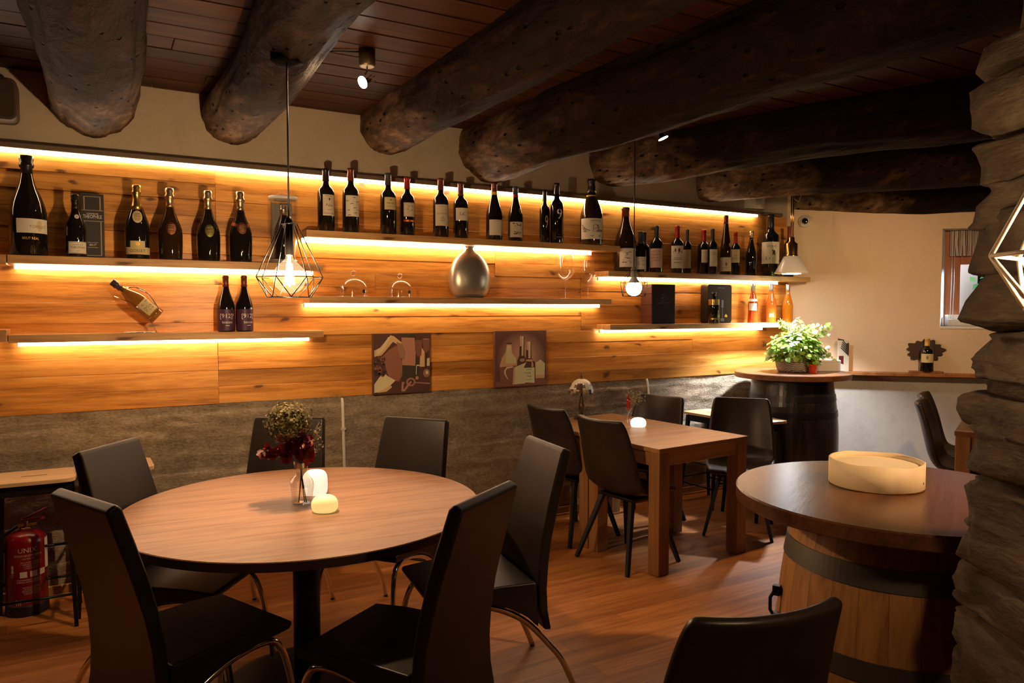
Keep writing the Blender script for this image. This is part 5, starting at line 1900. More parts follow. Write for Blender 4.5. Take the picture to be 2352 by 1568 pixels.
# ================================================================== BARREL TABLES
def barrel_profile(Hb, rh, rbulge):
    out = []
    for k in range(25):
        u = k / 24
        out.append((rh + (rbulge - rh) * (1 - (2 * u - 1) ** 2), u * Hb))
    return out


def barrel_table(label, loc, Hb, rh, rbl, rtop, thick, mstave, mhoop, hoops, rotz, mtop, planks=True):
    t = thing('barrel_table', label, 'table', loc, rotz, 'barrel tables')
    bp = barrel_profile(Hb, rh, rbl)
    mb = MB()
    ns = 26
    for s in range(ns):                    # each stave a separate curved board
        a0, a1 = 2 * pi * s / ns + 0.0012, 2 * pi * (s + 1) / ns - 0.0012
        vs, fs = [], []
        m_ = 3
        for r, z in bp:
            for k in range(m_ + 1):
                a = a0 + (a1 - a0) * k / m_
                vs.append((r * cos(a), r * sin(a), z))
            vs.append(((r - 0.025) * cos(a1), (r - 0.025) * sin(a1), z))
            vs.append(((r - 0.025) * cos(a0), (r - 0.025) * sin(a0), z))
        q = m_ + 3
        for i in range(len(bp) - 1):
            for k in range(q):
                j = (k + 1) % q
                fs.append((i * q + k, i * q + j, (i + 1) * q + j, (i + 1) * q + k))
        fs += [tuple(range(q)), tuple(range((len(bp) - 1) * q, len(bp) * q))]
        mb.add(vs, fs, 0, False)
    mb.build('staves', mstave, t, rotz=0.3)
    MB().lathe([(rh - 0.024, Hb * 0.5), (rh - 0.022, Hb - 0.03)], 26).build('barrel_head', mstave, t)
    for z0, z1 in hoops:
        rr0 = radius_at(bp, z0) + 0.001
        rr1 = radius_at(bp, z1) + 0.001
        h = MB().lathe([(rr0 - 0.002, z0), (rr0 + 0.003, z0), (rr1 + 0.003, z1), (rr1 - 0.002, z1)], 104, 0, None, False, closed=False).build('hoop', mhoop, t)
    mb = MB()
    mb.lathe([(rtop - 0.004, Hb), (rtop, Hb + 0.004), (rtop, Hb + thick - 0.005), (rtop - 0.005, Hb + thick)], 80, 0, None, False)
    mb.build('round_top', mtop, t)
    return t


BZ = 1.0
br_, bf_ = on_z(2000, 1060, BZ), on_z(2190, 1233, BZ)
bl_ = on_z(1692, 1112, BZ)
# circle through the three measured rim points
def circ(a, b_, c):
    ax_, ay, bx, by, cx, cy = a.x, a.y, b_.x, b_.y, c.x, c.y
    d = 2 * (ax_ * (by - cy) + bx * (cy - ay) + cx * (ay - by))
    ux_ = ((ax_ ** 2 + ay ** 2) * (by - cy) + (bx ** 2 + by ** 2) * (cy - ay) + (cx ** 2 + cy ** 2) * (ay - by)) / d
    uy_ = ((ax_ ** 2 + ay ** 2) * (cx - bx) + (bx ** 2 + by ** 2) * (ax_ - cx) + (cx ** 2 + cy ** 2) * (bx - ax_)) / d
    return Vector((ux_, uy_, 0)), sqrt((ax_ - ux_) ** 2 + (ay - uy_) ** 2)


BC, BR = circ(br_, bf_, bl_)
print('barrel circle', BC, BR, 'table', TC, TR, 'corner', C0, 'window', s0, zb, zt, 'ledge', ZL)
BTH = 0.045
B1 = barrel_table('pale oak barrel table with dark round top, carrying the cream round box', (BC.x, BC.y, 0), BZ - BTH, 0.285, 0.345, BR, BTH, M_stave, M_dkmetal,
                  [(0.0, 0.04), (0.13, 0.165), (0.285, 0.32), (BZ - BTH - 0.43, BZ - BTH - 0.370), (BZ - BTH - 0.170, BZ - BTH - 0.108), (BZ - BTH - 0.03, BZ - BTH - 0.001)], 0.5, M_btop)
hk = on_z(1747, 1365, 0.64)
mb = MB()
o = thing('wall_hook', 'small black metal carrying handle', 'handle')
bpy.data.objects.remove(o)
dirh = (latdep(-1, 0.15) * Vector((1, 1, 0))).normalized()
rb_ = radius_at(barrel_profile(BZ - BTH, 0.285, 0.345), 0.62)
MI = Matrix.Rotation(-0.5, 3, 'Z')
dl = MI @ dirh
mb = MB()
for z in (0.575, 0.665):
    c = dl * (rb_ + 0.010)
    mb.box((c.x - 0.012, c.y - 0.012, z - 0.016), (c.x + 0.012, c.y + 0.012, z + 0.016))
mb.tube([dl * (rb_ + 0.016) + Vector((0, 0, 0.575)), dl * (rb_ + 0.030) + Vector((0, 0, 0.60)), dl * (rb_ + 0.030) + Vector((0, 0, 0.64)), dl * (rb_ + 0.016) + Vector((0, 0, 0.665))], 0.006, 8)
mb.build('carry_handle', M_blackmetal, B1, bevel=0.002)

# cream round box on the barrel table
p = on_z(2011, 1112, BZ)
t = thing('round_box', 'cream round bentwood box with sunken top standing on the oak barrel table', 'box', (p.x, p.y, BZ + 0.0005))
dep = depth_of(p)
R = 100 * dep / FPX
Hx = 0.083
M_cream = rocky('cream_bentwood', [(0.3, (0.62, 0.47, 0.28)), (0.5, (0.70, 0.54, 0.34)), (0.7, (0.74, 0.59, 0.39))], 3.0, 0.55, 0.1, 0.003)
vs, fs = [], []
n = 120
for k in range(n):
    a = 2 * pi * k / n
    wv = 0.0016 * sin(a * 5 + 1) + 0.0007 * sin(a * 11)
    for r, z in ((R - 0.003, 0.0), (R, 0.004), (R, Hx + wv), (R - 0.006, Hx + wv), (R - 0.007, Hx - 0.016)):
        vs.append((r * cos(a), r * sin(a), z))
for k in range(n):
    j = (k + 1) % n
    for q in range(4):
        fs.append((k * 5 + q, j * 5 + q, j * 5 + q + 1, k * 5 + q + 1))
fs.append(tuple(k * 5 for k in range(n)))
MB().add(vs, fs, 0, True).build('rim', M_cream, t)
MB().lathe([(R - 0.008, Hx - 0.024), (R - 0.008, Hx - 0.015)], 72, 0, None, False).build('sunken_lid', pmat('pale_lid', (0.72, 0.60, 0.42), 0.5), t)
mb = MB()
cyl_blob(mb, R + 0.0008, Hx * 0.32, YAW * 0 + 0.36 - YAW * 0.2, 0.003, 0.004)
mb.build('wood_knot', M_ink, t)

# black barrel in the corner
KZ = 1.06
k0 = on_z(1690, 853, KZ)
k1 = on_z(1948, 853, KZ)
KC = (k0 + k1) / 2
KR = (k1 - k0).length / 2 * 0.98
B2 = barrel_table('black barrel table in the corner, carrying the potted herbs', (KC.x, KC.y, 0), KZ - 0.045, 0.31, 0.365, KR, 0.045, M_black_stave, pmat('black_hoop', (0.04, 0.036, 0.034), 0.30, 0.7),
                  [(0.0, 0.04), (0.13, 0.165), (0.285, 0.32), (0.71, 0.755), (0.84, 0.885), (0.97, 1.012)], 0.2, M_corner_top)
# ================================================================== THINGS ON THE BLACK BARREL
def leafy(mb, c, up, size, rnd, mi=0, roundish=True):
    """one leaf: a folded oval of six triangles"""
    t = up.orthogonal().normalized()
    t = (Matrix.Rotation(rnd.uniform(0, 2 * pi), 3, up) @ t)
    s = t.cross(up)
    L, W = size, size * (0.42 if roundish else 0.22)
    b = c
    vs = [b, b + t * L * 0.30 + s * W * 0.85 + up * L * 0.06, b + t * L * 0.70 + s * W * 0.8 + up * L * 0.05, b + t * L - up * L * 0.05,
          b + t * L * 0.70 - s * W * 0.8 + up * L * 0.05, b + t * L * 0.30 - s * W * 0.85 + up * L * 0.06, b + t * L * 0.5]
    mb.add(vs, [(0, 1, 6), (1, 2, 6), (2, 3, 6), (3, 4, 6), (4, 5, 6), (5, 0, 6)], mi, True)


def leafmat(name, c0, c1, rough=0.4):
    m, nt, b, out = new_mat(name)
    g = N(nt)
    geo = g.new('ShaderNodeNewGeometry')
    col = g.ramp(geo.outputs['Random Per Island'], [(0.1, c0), (0.9, c1)])
    g.link(col, b.inputs['Base Color'])
    b.inputs['Roughness'].default_value = rough
    tl = g.new('ShaderNodeBsdfTranslucent')
    g.link(col, tl.inputs[0])
    ms = g.new('ShaderNodeMixShader')
    ms.inputs[0].default_value = 0.35
    g.link(b.outputs[0], ms.inputs[1])
    g.link(tl.outputs[0], ms.inputs[2])
    g.link(ms.outputs[0], out.inputs[0])
    return m


M_herb = leafmat('herb_leaf', (0.13, 0.26, 0.02), (0.36, 0.50, 0.09))
M_herb2 = leafmat('fine_herb_leaf', (0.22, 0.30, 0.06), (0.50, 0.52, 0.20))
M_stem = pmat('green_stem', (0.22, 0.26, 0.07), 0.6)

p = on_z(1826, 853, KZ)
PR = 42 * depth_of(p) / FPX
t = thing('potted_herbs', 'bushy green herbs in a woven black and white basket on the black barrel', 'plant', (p.x, p.y, KZ + 0.0005))
m, nt, b, _ = new_mat('woven_basket')
g = N(nt)
br = g.new('ShaderNodeTexChecker')
br.inputs['Scale'].default_value = 1.0
br.inputs['Color1'].default_value = (0.55, 0.50, 0.42, 1)
br.inputs['Color2'].default_value = (0.03, 0.03, 0.025, 1)
g.link(g.coords((90, 90, 160)), br.inputs['Vector'])
g.link(br.outputs[0], b.inputs['Base Color'])
b.inputs['Roughness'].default_value = 0.7
MB().lathe([(PR * 0.86, 0), (PR * 0.95, 0.02), (PR * 1.08, 0.10), (PR * 1.02, 0.135), (PR * 0.96, 0.13), (PR * 0.9, 0.11)], 32).build('basket', m, t)
rnd = random.Random(21)
mb, ms_ = MB(), MB()
for k in range(820):
    a = rnd.uniform(0, 2 * pi)
    e = rnd.uniform(-0.35, 1.0)
    rad = rnd.uniform(0.6, 1.0)
    c = Vector((0.255 * rad * cos(a) * sqrt(max(0.05, 1 - max(0, e) ** 2)), 0.20 * rad * sin(a) * sqrt(max(0.05, 1 - max(0, e) ** 2)), 0.16 + 0.18 * e * rad))
    up = (Vector((c.x * 1.5, c.y * 1.5, 0.10 + c.z)) + Vector((rnd.uniform(-.4, .4), rnd.uniform(-.4, .4), rnd.uniform(-.2, .4))) * 0.3).normalized()
    leafy(mb, c, up, rnd.uniform(0.034, 0.062), rnd)
    if k % 6 == 0:
        ms_.tube([(0.05 * cos(a), 0.05 * sin(a), 0.11), (c.x * 0.6, c.y * 0.6, 0.14 + max(0, c.z - 0.1) * 0.6), c], 0.0022, 5)
mb.build('leaves', M_herb, t)
ms_.build('stems', M_stem, t)
mb, ms_ = MB(), MB()
rt = Vector((_R.x, _R.y, 0))
for k in range(30):
    a = rnd.uniform(-0.5, 1.0)
    base = rt * 0.06 + Vector((0, 0.03, 0.13))
    tip = rt * (0.02 + 0.30 * a) + Vector((0, rnd.uniform(-0.10, 0.10), rnd.uniform(0.26, 0.45) - 0.13 * max(0, a) ** 2 - (0.10 if a > 0.8 else 0)))
    mid = (base + tip) / 2 + Vector((0, 0, 0.07))
    path = [base * (1 - u) ** 2 + mid * 2 * u * (1 - u) + tip * u * u for u in [i / 7 for i in range(8)]]
    ms_.tube(path, 0.0016, 5)
    for q in path[3:]:
        for _ in range(2):
            up = Vector((rnd.uniform(-1, 1), rnd.uniform(-1, 1), rnd.uniform(0.1, 1))).normalized()
            leafy(mb, q, up, rnd.uniform(0.028, 0.05), rnd)
mb.build('fine_leaves', M_herb2, t)
ms_.build('fine_stems', M_stem, t)

p = on_z(1867, 857, KZ)
t = thing('small_pot', 'small red plant pot beside the woven herb basket', 'pot', (p.x, p.y, KZ + 0.0005))
MB().lathe([(0.026, 0), (0.028, 0.005), (0.034, 0.06), (0.037, 0.062), (0.037, 0.072), (0.031, 0.072), (0.030, 0.05)], 24).build('pot', pmat('red_glaze', (0.62, 0.07, 0.02), 0.35), t)
mb = MB()
for k in range(34):
    a = rnd.uniform(0, 2 * pi)
    r_ = rnd.uniform(0, 0.05)
    leafy(mb, Vector((r_ * cos(a), r_ * sin(a), rnd.uniform(0.06, 0.13))), Vector((cos(a), sin(a), 0.8)).normalized(), 0.045, rnd)
mb.build('leaves', M_herb, t)

p = on_z(1899, 852, KZ)
t = thing('lidded_case', 'small white case with rounded ends beside the red plant pot', 'box', (p.x, p.y, KZ + 0.0005), -YAW - 0.02)
w = 60 * depth_of(p) / FPX
MB().prism(rrect(w, 0.10, 0.045, 6), 0, 0.075).build('case', M_white, t, bevel=0.004)
MB().prism(rrect(w * 1.005, 0.1015, 0.045, 6), 0.0755, 0.092).build('lid', M_whiteglaze, t, bevel=0.004)

# leaflet stand and bottle display on the ledge
s_, _ = on_angled(1937, 800, 0.07)
q = MW @ Vector((s_, -0.065, ZL + 0.0005))
t = thing('leaflet_holder', 'white card leaflet stand with dark leaf print standing on the wall ledge by the barrel', 'leaflet stand', q, ROTW + 0.35)
hh_ = (846 - 775) * depth_of(q) / FPX
ww = 26 * depth_of(q) / FPX
MB().box((-ww / 2, -0.006, 0), (ww / 2, 0.0, hh_)).build('card', M_paperw, t)
mb = MB()
for k in range(5):
    z0 = hh_ * (0.48 + 0.06 * k)
    mb.add([(ww * 0.48, -0.0065, z0), (ww * 0.48, -0.0065, z0 + 0.02), (-ww * (0.25 - 0.04 * k), -0.0065, z0 + 0.085), (-ww * (0.27 - 0.04 * k), -0.0065, z0 + 0.075)], [(0, 1, 2, 3)])
mb.add([(ww * 0.2, -0.0066, hh_ * 0.68), (ww * 0.49, -0.0066, hh_ * 0.55), (ww * 0.49, -0.0066, hh_ * 0.92), (ww * 0.25, -0.0066, hh_ * 0.90)], [(0, 1, 2, 3)])
mb.build('leaf_print', M_ink, t)
mb = MB().add([(-ww * 0.42, -0.0065, hh_ * 0.28), (ww * 0.02, -0.0065, hh_ * 0.22), (ww * 0.02, -0.0065, hh_ * 0.50), (-ww * 0.42, -0.0065, hh_ * 0.50)], [(0, 1, 2, 3)])
mb.build('photo_print', M_capbrown, t)
mb = MB().add([(-ww * 0.48, -0.001, hh_), (ww * 0.1, -0.001, hh_), (ww * 0.1, 0.006, hh_ + 0.006), (-ww * 0.48, 0.010, hh_ + 0.018)], [(0, 1, 2, 3)])
mb.build('folded_top', M_ink, t)
MB().box((-ww / 2, 0.0, 0), (ww / 2, 0.03, 0.006)).build('foot', M_paperw, t)

s_, _ = on_angled(2127, 850, 0.06)
q = MW @ Vector((s_, -0.056, ZL + 0.0005))
k_ = depth_of(q) / FPX
t = thing('bottle_stand', 'dark wooden vine-shaped bottle stand on the wall ledge under the window', 'bottle holder', q, ROTW)
MB().prism(rrect(70 * k_, 0.09, 0.03), 0, 0.016).build('base', M_winframe, t, bevel=0.002)
pts = []
for k in range(60):
    a = 2 * pi * k / 60
    rr = 1 + 0.10 * sin(a * 13) + 0.08 * sin(a * 5 + 1)
    pts.append((37 * k_ * rr * cos(a), 26 * k_ * rr * sin(a) * (1.0 if sin(a) > 0 else 0.9)))
MX2 = Matrix(((1, 0, 0, 0), (0, 0, 1, 0), (0, 1, 0, 50 * k_), (0, 0, 0, 1)))
MB().prism(pts, 0.036, 0.044, 0, MX2).build('vine_crown', pmat('dark_cutout', (0.055, 0.026, 0.015), 0.6), t)
MB().box((-0.012, 0.034, 0.016), (0.012, 0.042, 30 * k_)).build('upright', M_winframe, t)
qb = MW @ Vector((s_, -0.078, ZL + 0.0175))
tb = thing('wine_bottle', 'dark wine bottle with gold neck in the wooden vine stand on the ledge', 'bottle', qb, ROTW)
Rb, Hb_ = 14 * k_, 76 * k_
prof = prof_bordeaux(Rb, Hb_)
MB().lathe(prof, 26).build('glass_body', M_glassdark, tb)
MB().lathe([(radius_at(prof, 0.76 * Hb_) + 0.001, 0.76 * Hb_)] + [(r + 0.001, z) for r, z in prof if z > 0.76 * Hb_], 20).build('capsule', M_goldprint, tb)
mb = MB()
cyl_patch(mb, Rb + 0.0008, Hb_ * 0.27, Hb_ * 0.53, -0.15, 1.0)
lo = mb.build('paper_label', M_papery, tb)
mb = MB()
cyl_blob(mb, Rb + 0.0015, Hb_ * 0.42, -0.15, 0.010, 0.018)
mb.build('lettering', M_inkgrey, lo)

# ================================================================== THINGS ON THE TABLES
# vase with dried flowers
p = on_z(693, 1158, TZ)
k_ = depth_of(p) / FPX
t = thing('flower_vase', 'clear glass carafe vase of dried hydrangea and dark red leaves on the round table', 'vase', (p.x, p.y, TZ + 0.0005))
Hv = 98 * k_
prof = [(21 * k_, 0), (22 * k_, 0.006), (24 * k_, Hv * 0.15), (27.5 * k_, Hv * 0.38), (28 * k_, Hv * 0.48), (25 * k_, Hv * 0.58), (18 * k_, Hv * 0.66), (13.5 * k_, Hv * 0.71), (13 * k_, Hv * 0.80), (15 * k_, Hv * 0.92), (17.5 * k_, Hv)]
MB().lathe(prof, 36, closed=False).build('glass', thin_glass('vase_glass', (0.93, 0.93, 0.91), 1.0, 0.15), t)
MB().lathe([(0.0005, 0.004), (20 * k_, 0.006)], 30, closed=False).build('glass_bottom', M_clear, t)
mb = MB()
rnd = random.Random(2)
lat_ = Vector((_R.x, _R.y, 0))
for a, b_ in ((Vector((0.012, 0.0, 0.008)), lat_ * -0.01), (lat_ * -0.012 + Vector((0, 0, 0.008)), lat_ * 0.012), (lat_ * 0.02 + Vector((0, 0, 0.008)), lat_ * -0.004)):
    mb.tube([a, Vector((0, 0, Hv * 0.72)), b_ + Vector((0, 0, Hv * 1.1)), lat_ * -0.03 + Vector((0, 0, Hv * 1.6))], [0.0025, 0.0028, 0.0025, 0.002], 6)
mb.build('stems', pmat('dry_stem', (0.10, 0.055, 0.03), 0.7), t)
M_hyd = leafmat('dried_hydrangea', (0.055, 0.045, 0.015), (0.20, 0.155, 0.06), 0.8)
mb = MB()
hc = lat_ * (-27 * k_) + Vector((0, 0, Hv + 92 * k_))
for k in range(1100):
    d = Vector((rnd.gauss(0, 1), rnd.gauss(0, 1), rnd.gauss(0, 1))).normalized()
    rr = rnd.uniform(0.55, 1.0)
    c = hc + Vector((d.x * 56 * k_, d.y * 50 * k_, d.z * 48 * k_)) * rr
    leafy(mb, c, (d + Vector((rnd.uniform(-.5, .5), rnd.uniform(-.5, .5), rnd.uniform(-.5, .5)))).normalized(), rnd.uniform(0.010, 0.019), rnd)
mb.build('flower_head', M_hyd, t)
M_redleaf = leafmat('dark_red_leaf', (0.10, 0.006, 0.006), (0.26, 0.012, 0.014), 0.5)
mb = MB()
for k in range(110):
    u = rnd.random()
    c = lat_ * (rnd.uniform(-42, 22) * k_) + Vector((0, rnd.uniform(-0.03, 0.03), Hv + rnd.uniform(2, 62) * k_))
    leafy(mb, c, Vector((rnd.uniform(-1, 1), rnd.uniform(-1, 0.2), rnd.uniform(-0.3, 1))).normalized(), rnd.uniform(0.03, 0.055), rnd)
for k in range(46):
    u = rnd.random()
    c = lat_ * ((-30 - 62 * u) * k_) + Vector((0, rnd.uniform(-0.02, 0.02), Hv + (14 + 12 * u) * k_ + rnd.uniform(-8, 8) * k_))
    leafy(mb, c, Vector((rnd.uniform(-0.6, 0.6), -0.6, rnd.uniform(0.2, 1))).normalized(), rnd.uniform(0.022, 0.04), rnd)
mb.build('red_leaves', M_redleaf, t)
mb = MB()
for k in range(16):
    tip = lat_ * (rnd.uniform(14, 56) * k_) + Vector((0, rnd.uniform(-0.03, 0.03), Hv + rnd.uniform(30, 110) * k_))
    base = Vector((0, 0, Hv))
    mb.tube([base, base * 0.5 + tip * 0.5 + Vector((0, 0, 0.01)), tip], 0.0009, 4)
    for j in range(9):
        q = base.lerp(tip, rnd.uniform(0.55, 1.0)) + Vector((rnd.uniform(-1, 1), rnd.uniform(-1, 1), rnd.uniform(-1, 1))) * 0.012
        leafy(mb, q, Vector((rnd.uniform(-1, 1), rnd.uniform(-1, 1), 0.5)).normalized(), 0.010, rnd)
mb.build('dry_sprigs', leafmat('dry_sprig', (0.14, 0.09, 0.05), (0.26, 0.18, 0.10), 0.8), t)

# glowing stones
def glow_stone(label, p, rx, ry, rz, col, e, squar=1.0, rotz=0.0):
    t = thing('glowing_stone_lamp', label, 'table lamp', (p.x, p.y, TZ + 0.0005), rotz, 'glowing table stones')
    vs, fs = [], []
    nu, nv = 28, 16
    for j in range(nv + 1):
        b_ = -pi / 2 + pi * j / nv
        for i in range(nu):
            a = 2 * pi * i / nu
            f = lambda v: (1 if v >= 0 else -1) * abs(v) ** squar
            vs.append((rx * f(cos(b_)) * f(cos(a)), ry * f(cos(b_)) * f(sin(a)), max(0.0, (0.66 * rz + rz * f(sin(b_))) * 1.2)))
    for j in range(nv):
        for i in range(nu):
            k = (i + 1) % nu
            fs.append((j * nu + i, j * nu + k, (j + 1) * nu + k, (j + 1) * nu + i))
    m, nt, b, _ = new_mat('glow_' + label[:12])
    b.inputs['Base Color'].default_value = (0.75, 0.70, 0.60, 1)
    b.inputs['Roughness'].default_value = 0.5
    b.inputs['Emission Color'].default_value = (*col, 1)
    b.inputs['Emission Strength'].default_value = e
    MB().add(vs, fs, 0, True).build('glowing_shell', m, t)
    MB().lathe([(rx * 0.45, 0), (rx * 0.5, 0.004)], 24, 0, Matrix.Diagonal((1, ry / rx, 1, 1))).build('base_pad', M_white, t)
    return t


p = on_z(724, 1134, TZ)
k_ = depth_of(p) / FPX
glow_stone('tall white glowing stone lamp behind the glass vase on the round table', p, 27 * k_, 24 * k_, 28 * k_, (1.0, 0.84, 0.66), 0.46, 0.62, -YAW)
p = on_z(746, 1174, TZ)
k_ = depth_of(p) / FPX
glow_stone('flat yellow glowing stone lamp in front of the vase on the round table', p, 30 * k_, 25 * k_, 19.5 * k_, (1.0, 0.72, 0.24), 0.38, 0.85, -YAW)
p = on_z(1466, 980, TZ)
k_ = depth_of(p) / FPX
glow_stone('flat white glowing stone lamp on the square dining table', p, 18 * k_, 14 * k_, 11 * k_, (1.0, 0.86, 0.68), 0.75, 0.85, -YAW)

# hourglass vase with one red leaf
p = on_z(1444, 975, TZ)
k_ = depth_of(p) / FPX
t = thing('bud_vase', 'small hourglass glass vase with one red leaf and dried sprigs on the square table', 'vase', (p.x, p.y, TZ + 0.0005))
Hv = 39 * k_
MB().lathe([(6 * k_, 0), (8.5 * k_, Hv * 0.15), (7 * k_, Hv * 0.45), (2.4 * k_, Hv * 0.68), (5 * k_, Hv * 0.85), (9 * k_, Hv)], 24, closed=False).build('glass', M_clear, t)
mb = MB()
z0 = Hv * 0.72
for sg in (1,):
    pts = [(0, z0), (-5 * k_, z0 + 14 * k_), (-6.0 * k_, z0 + 28 * k_), (-1.5 * k_, z0 + 44 * k_), (3 * k_, z0 + 30 * k_), (4 * k_, z0 + 14 * k_)]
    mb.add([lat_ * x + Vector((0, 0, z)) - _F0 * (0.004 if i in (0, 3) else 0) for i, (x, z) in enumerate(pts)], [(0, 1, 2, 3), (0, 3, 4, 5)])
mb.tube([Vector((0, 0, 0.01)), Vector((0, 0, z0 + 0.01))], 0.0015, 5)
mb.build('red_leaf', leafmat('bright_red_leaf', (0.36, 0.008, 0.006), (0.42, 0.012, 0.008), 0.5), t)
mb = MB()
for k in range(13):
    tip = lat_ * (rnd.uniform(4, 36) * k_) + Vector((0, rnd.uniform(-0.03, 0.03), Hv + rnd.uniform(14, 52) * k_))
    base = Vector((0, 0, Hv * 0.7))
    mb.tube([base, base * 0.5 + tip * 0.5 + Vector((0, 0, 0.02)), tip], 0.0012, 4)
    for j in range(8):
        q = base.lerp(tip, rnd.uniform(0.6, 1.0)) + Vector((rnd.uniform(-1, 1), rnd.uniform(-1, 1), rnd.uniform(-1, 1))) * 0.02
        leafy(mb, q, Vector((rnd.uniform(-1, 1), rnd.uniform(-1, 1), 0.5)).normalized(), 0.016, rnd)
mb.build('dry_sprigs', leafmat('pale_sprig', (0.30, 0.24, 0.12), (0.46, 0.38, 0.22), 0.8), t)

# stained-glass lamp
p = on_z(1336, 954, TZ)
q_ = p - (Vector((D_.x, D_.y, 0)) + ux * 0)
best = None
for k in range(101):                   # on the table, a hand's breadth from its wall end
    c = Vector((D_.x, D_.y, TZ)) + ux * (WT * k / 100) + uy * (2 * LT - 0.095)
    v = c - EYE
    e = abs(v.dot(_R) / v.dot(_F) * FPX + 1176 - 1336)
    if best is None or e < best[0]:
        best = (e, c)
p = best[1]
k_ = depth_of(p) / FPX
t = thing('stained_glass_lamp', 'small unlit stained-glass table lamp with bronze stem on the square table', 'table lamp', (p.x, p.y, TZ + 0.0005))
HL = 106 * k_
MB().lathe([(18 * k_, 0), (17 * k_, 0.008), (12 * k_, 0.014), (8 * k_, 0.025), (5 * k_, 0.035)], 28).build('base', M_bronze, t)
MB().lathe([(5 * k_, 0.034), (4 * k_, HL * 0.16), (6.5 * k_, HL * 0.22), (6.8 * k_, HL * 0.30), (4.5 * k_, HL * 0.37), (5.5 * k_, HL * 0.40), (3 * k_, HL * 0.44), (5 * k_, HL * 0.47), (2 * k_, HL * 0.50), (2 * k_, HL * 0.88)], 20).build('stem', M_bronze, t)
RS = 30 * k_
zb_ = HL * 0.545
prf = []
for k in range(13):
    u = k / 12
    a = u * radians(80)
    prf.append((RS * cos(a) * (1.0 if u > 0.12 else 1.02), zb_ + (HL * 0.33) * sin(a)))
ns = 24
vs, fs, ids = [], [], []
pal = [pmat('pearl_glass', (0.78, 0.70, 0.56), 0.3, 0, 0.5), pmat('amber_glass_piece', (0.55, 0.42, 0.22), 0.3), pmat('violet_glass_piece', (0.10, 0.05, 0.045), 0.3), pmat('clear_jewel', (0.35, 0.26, 0.2), 0.1)]
mb = MB()
for j in range(12):
    for i in range(ns):
        a0, a1 = 2 * pi * (i + 0.05) / ns, 2 * pi * (i + 0.95) / ns
        (r0_, z0_), (r1__, z1_) = prf[j], prf[j + 1]
        if j in (0,) and i % 2:
            continue
        mi = 0
        if j <= 1:
            mi = 2 if (i // 2) % 2 else 3
        elif j == 2:
            mi = 1 if i % 3 else 2
        elif j in (4, 5) and (i % 6) in (1, 2, 3, 4):
            mi = 2
        elif j in (3, 6) and (i % 6) in (2, 3):
            mi = 2
        elif j > 9:
            mi = 0
        dz_ = (z1_ - z0_) * 0.06
        mb.add([(r0_ * cos(a0), r0_ * sin(a0), z0_ + dz_), (r0_ * cos(a1), r0_ * sin(a1), z0_ + dz_), (r1__ * cos(a1), r1__ * sin(a1), z1_ - dz_), (r1__ * cos(a0), r1__ * sin(a0), z1_ - dz_)], [(0, 1, 2, 3)], mi, True)
sh_ = mb.build('glass_shade', pal, t)
mb = MB()
mb.lathe([(r - 0.001, z - 0.0005) for r, z in prf[1:]], ns * 2, closed=False)
mb.lathe([(prf[-1][0] * 1.05, prf[-1][1] - 0.002), (prf[-1][0] * 0.9, prf[-1][1] + 0.004), (0.004, prf[-1][1] + 0.007)], 20)
mb.build('lead_cames', M_bronze, sh_)
MB().lathe([(0.008, prf[-1][1] + 0.006), (0.006, HL * 0.92), (0.009, HL * 0.94), (0.004, HL * 0.96), (0.005, HL * 0.98), (0.001, HL * 1.02)], 12).build('finial', M_bronze, t)

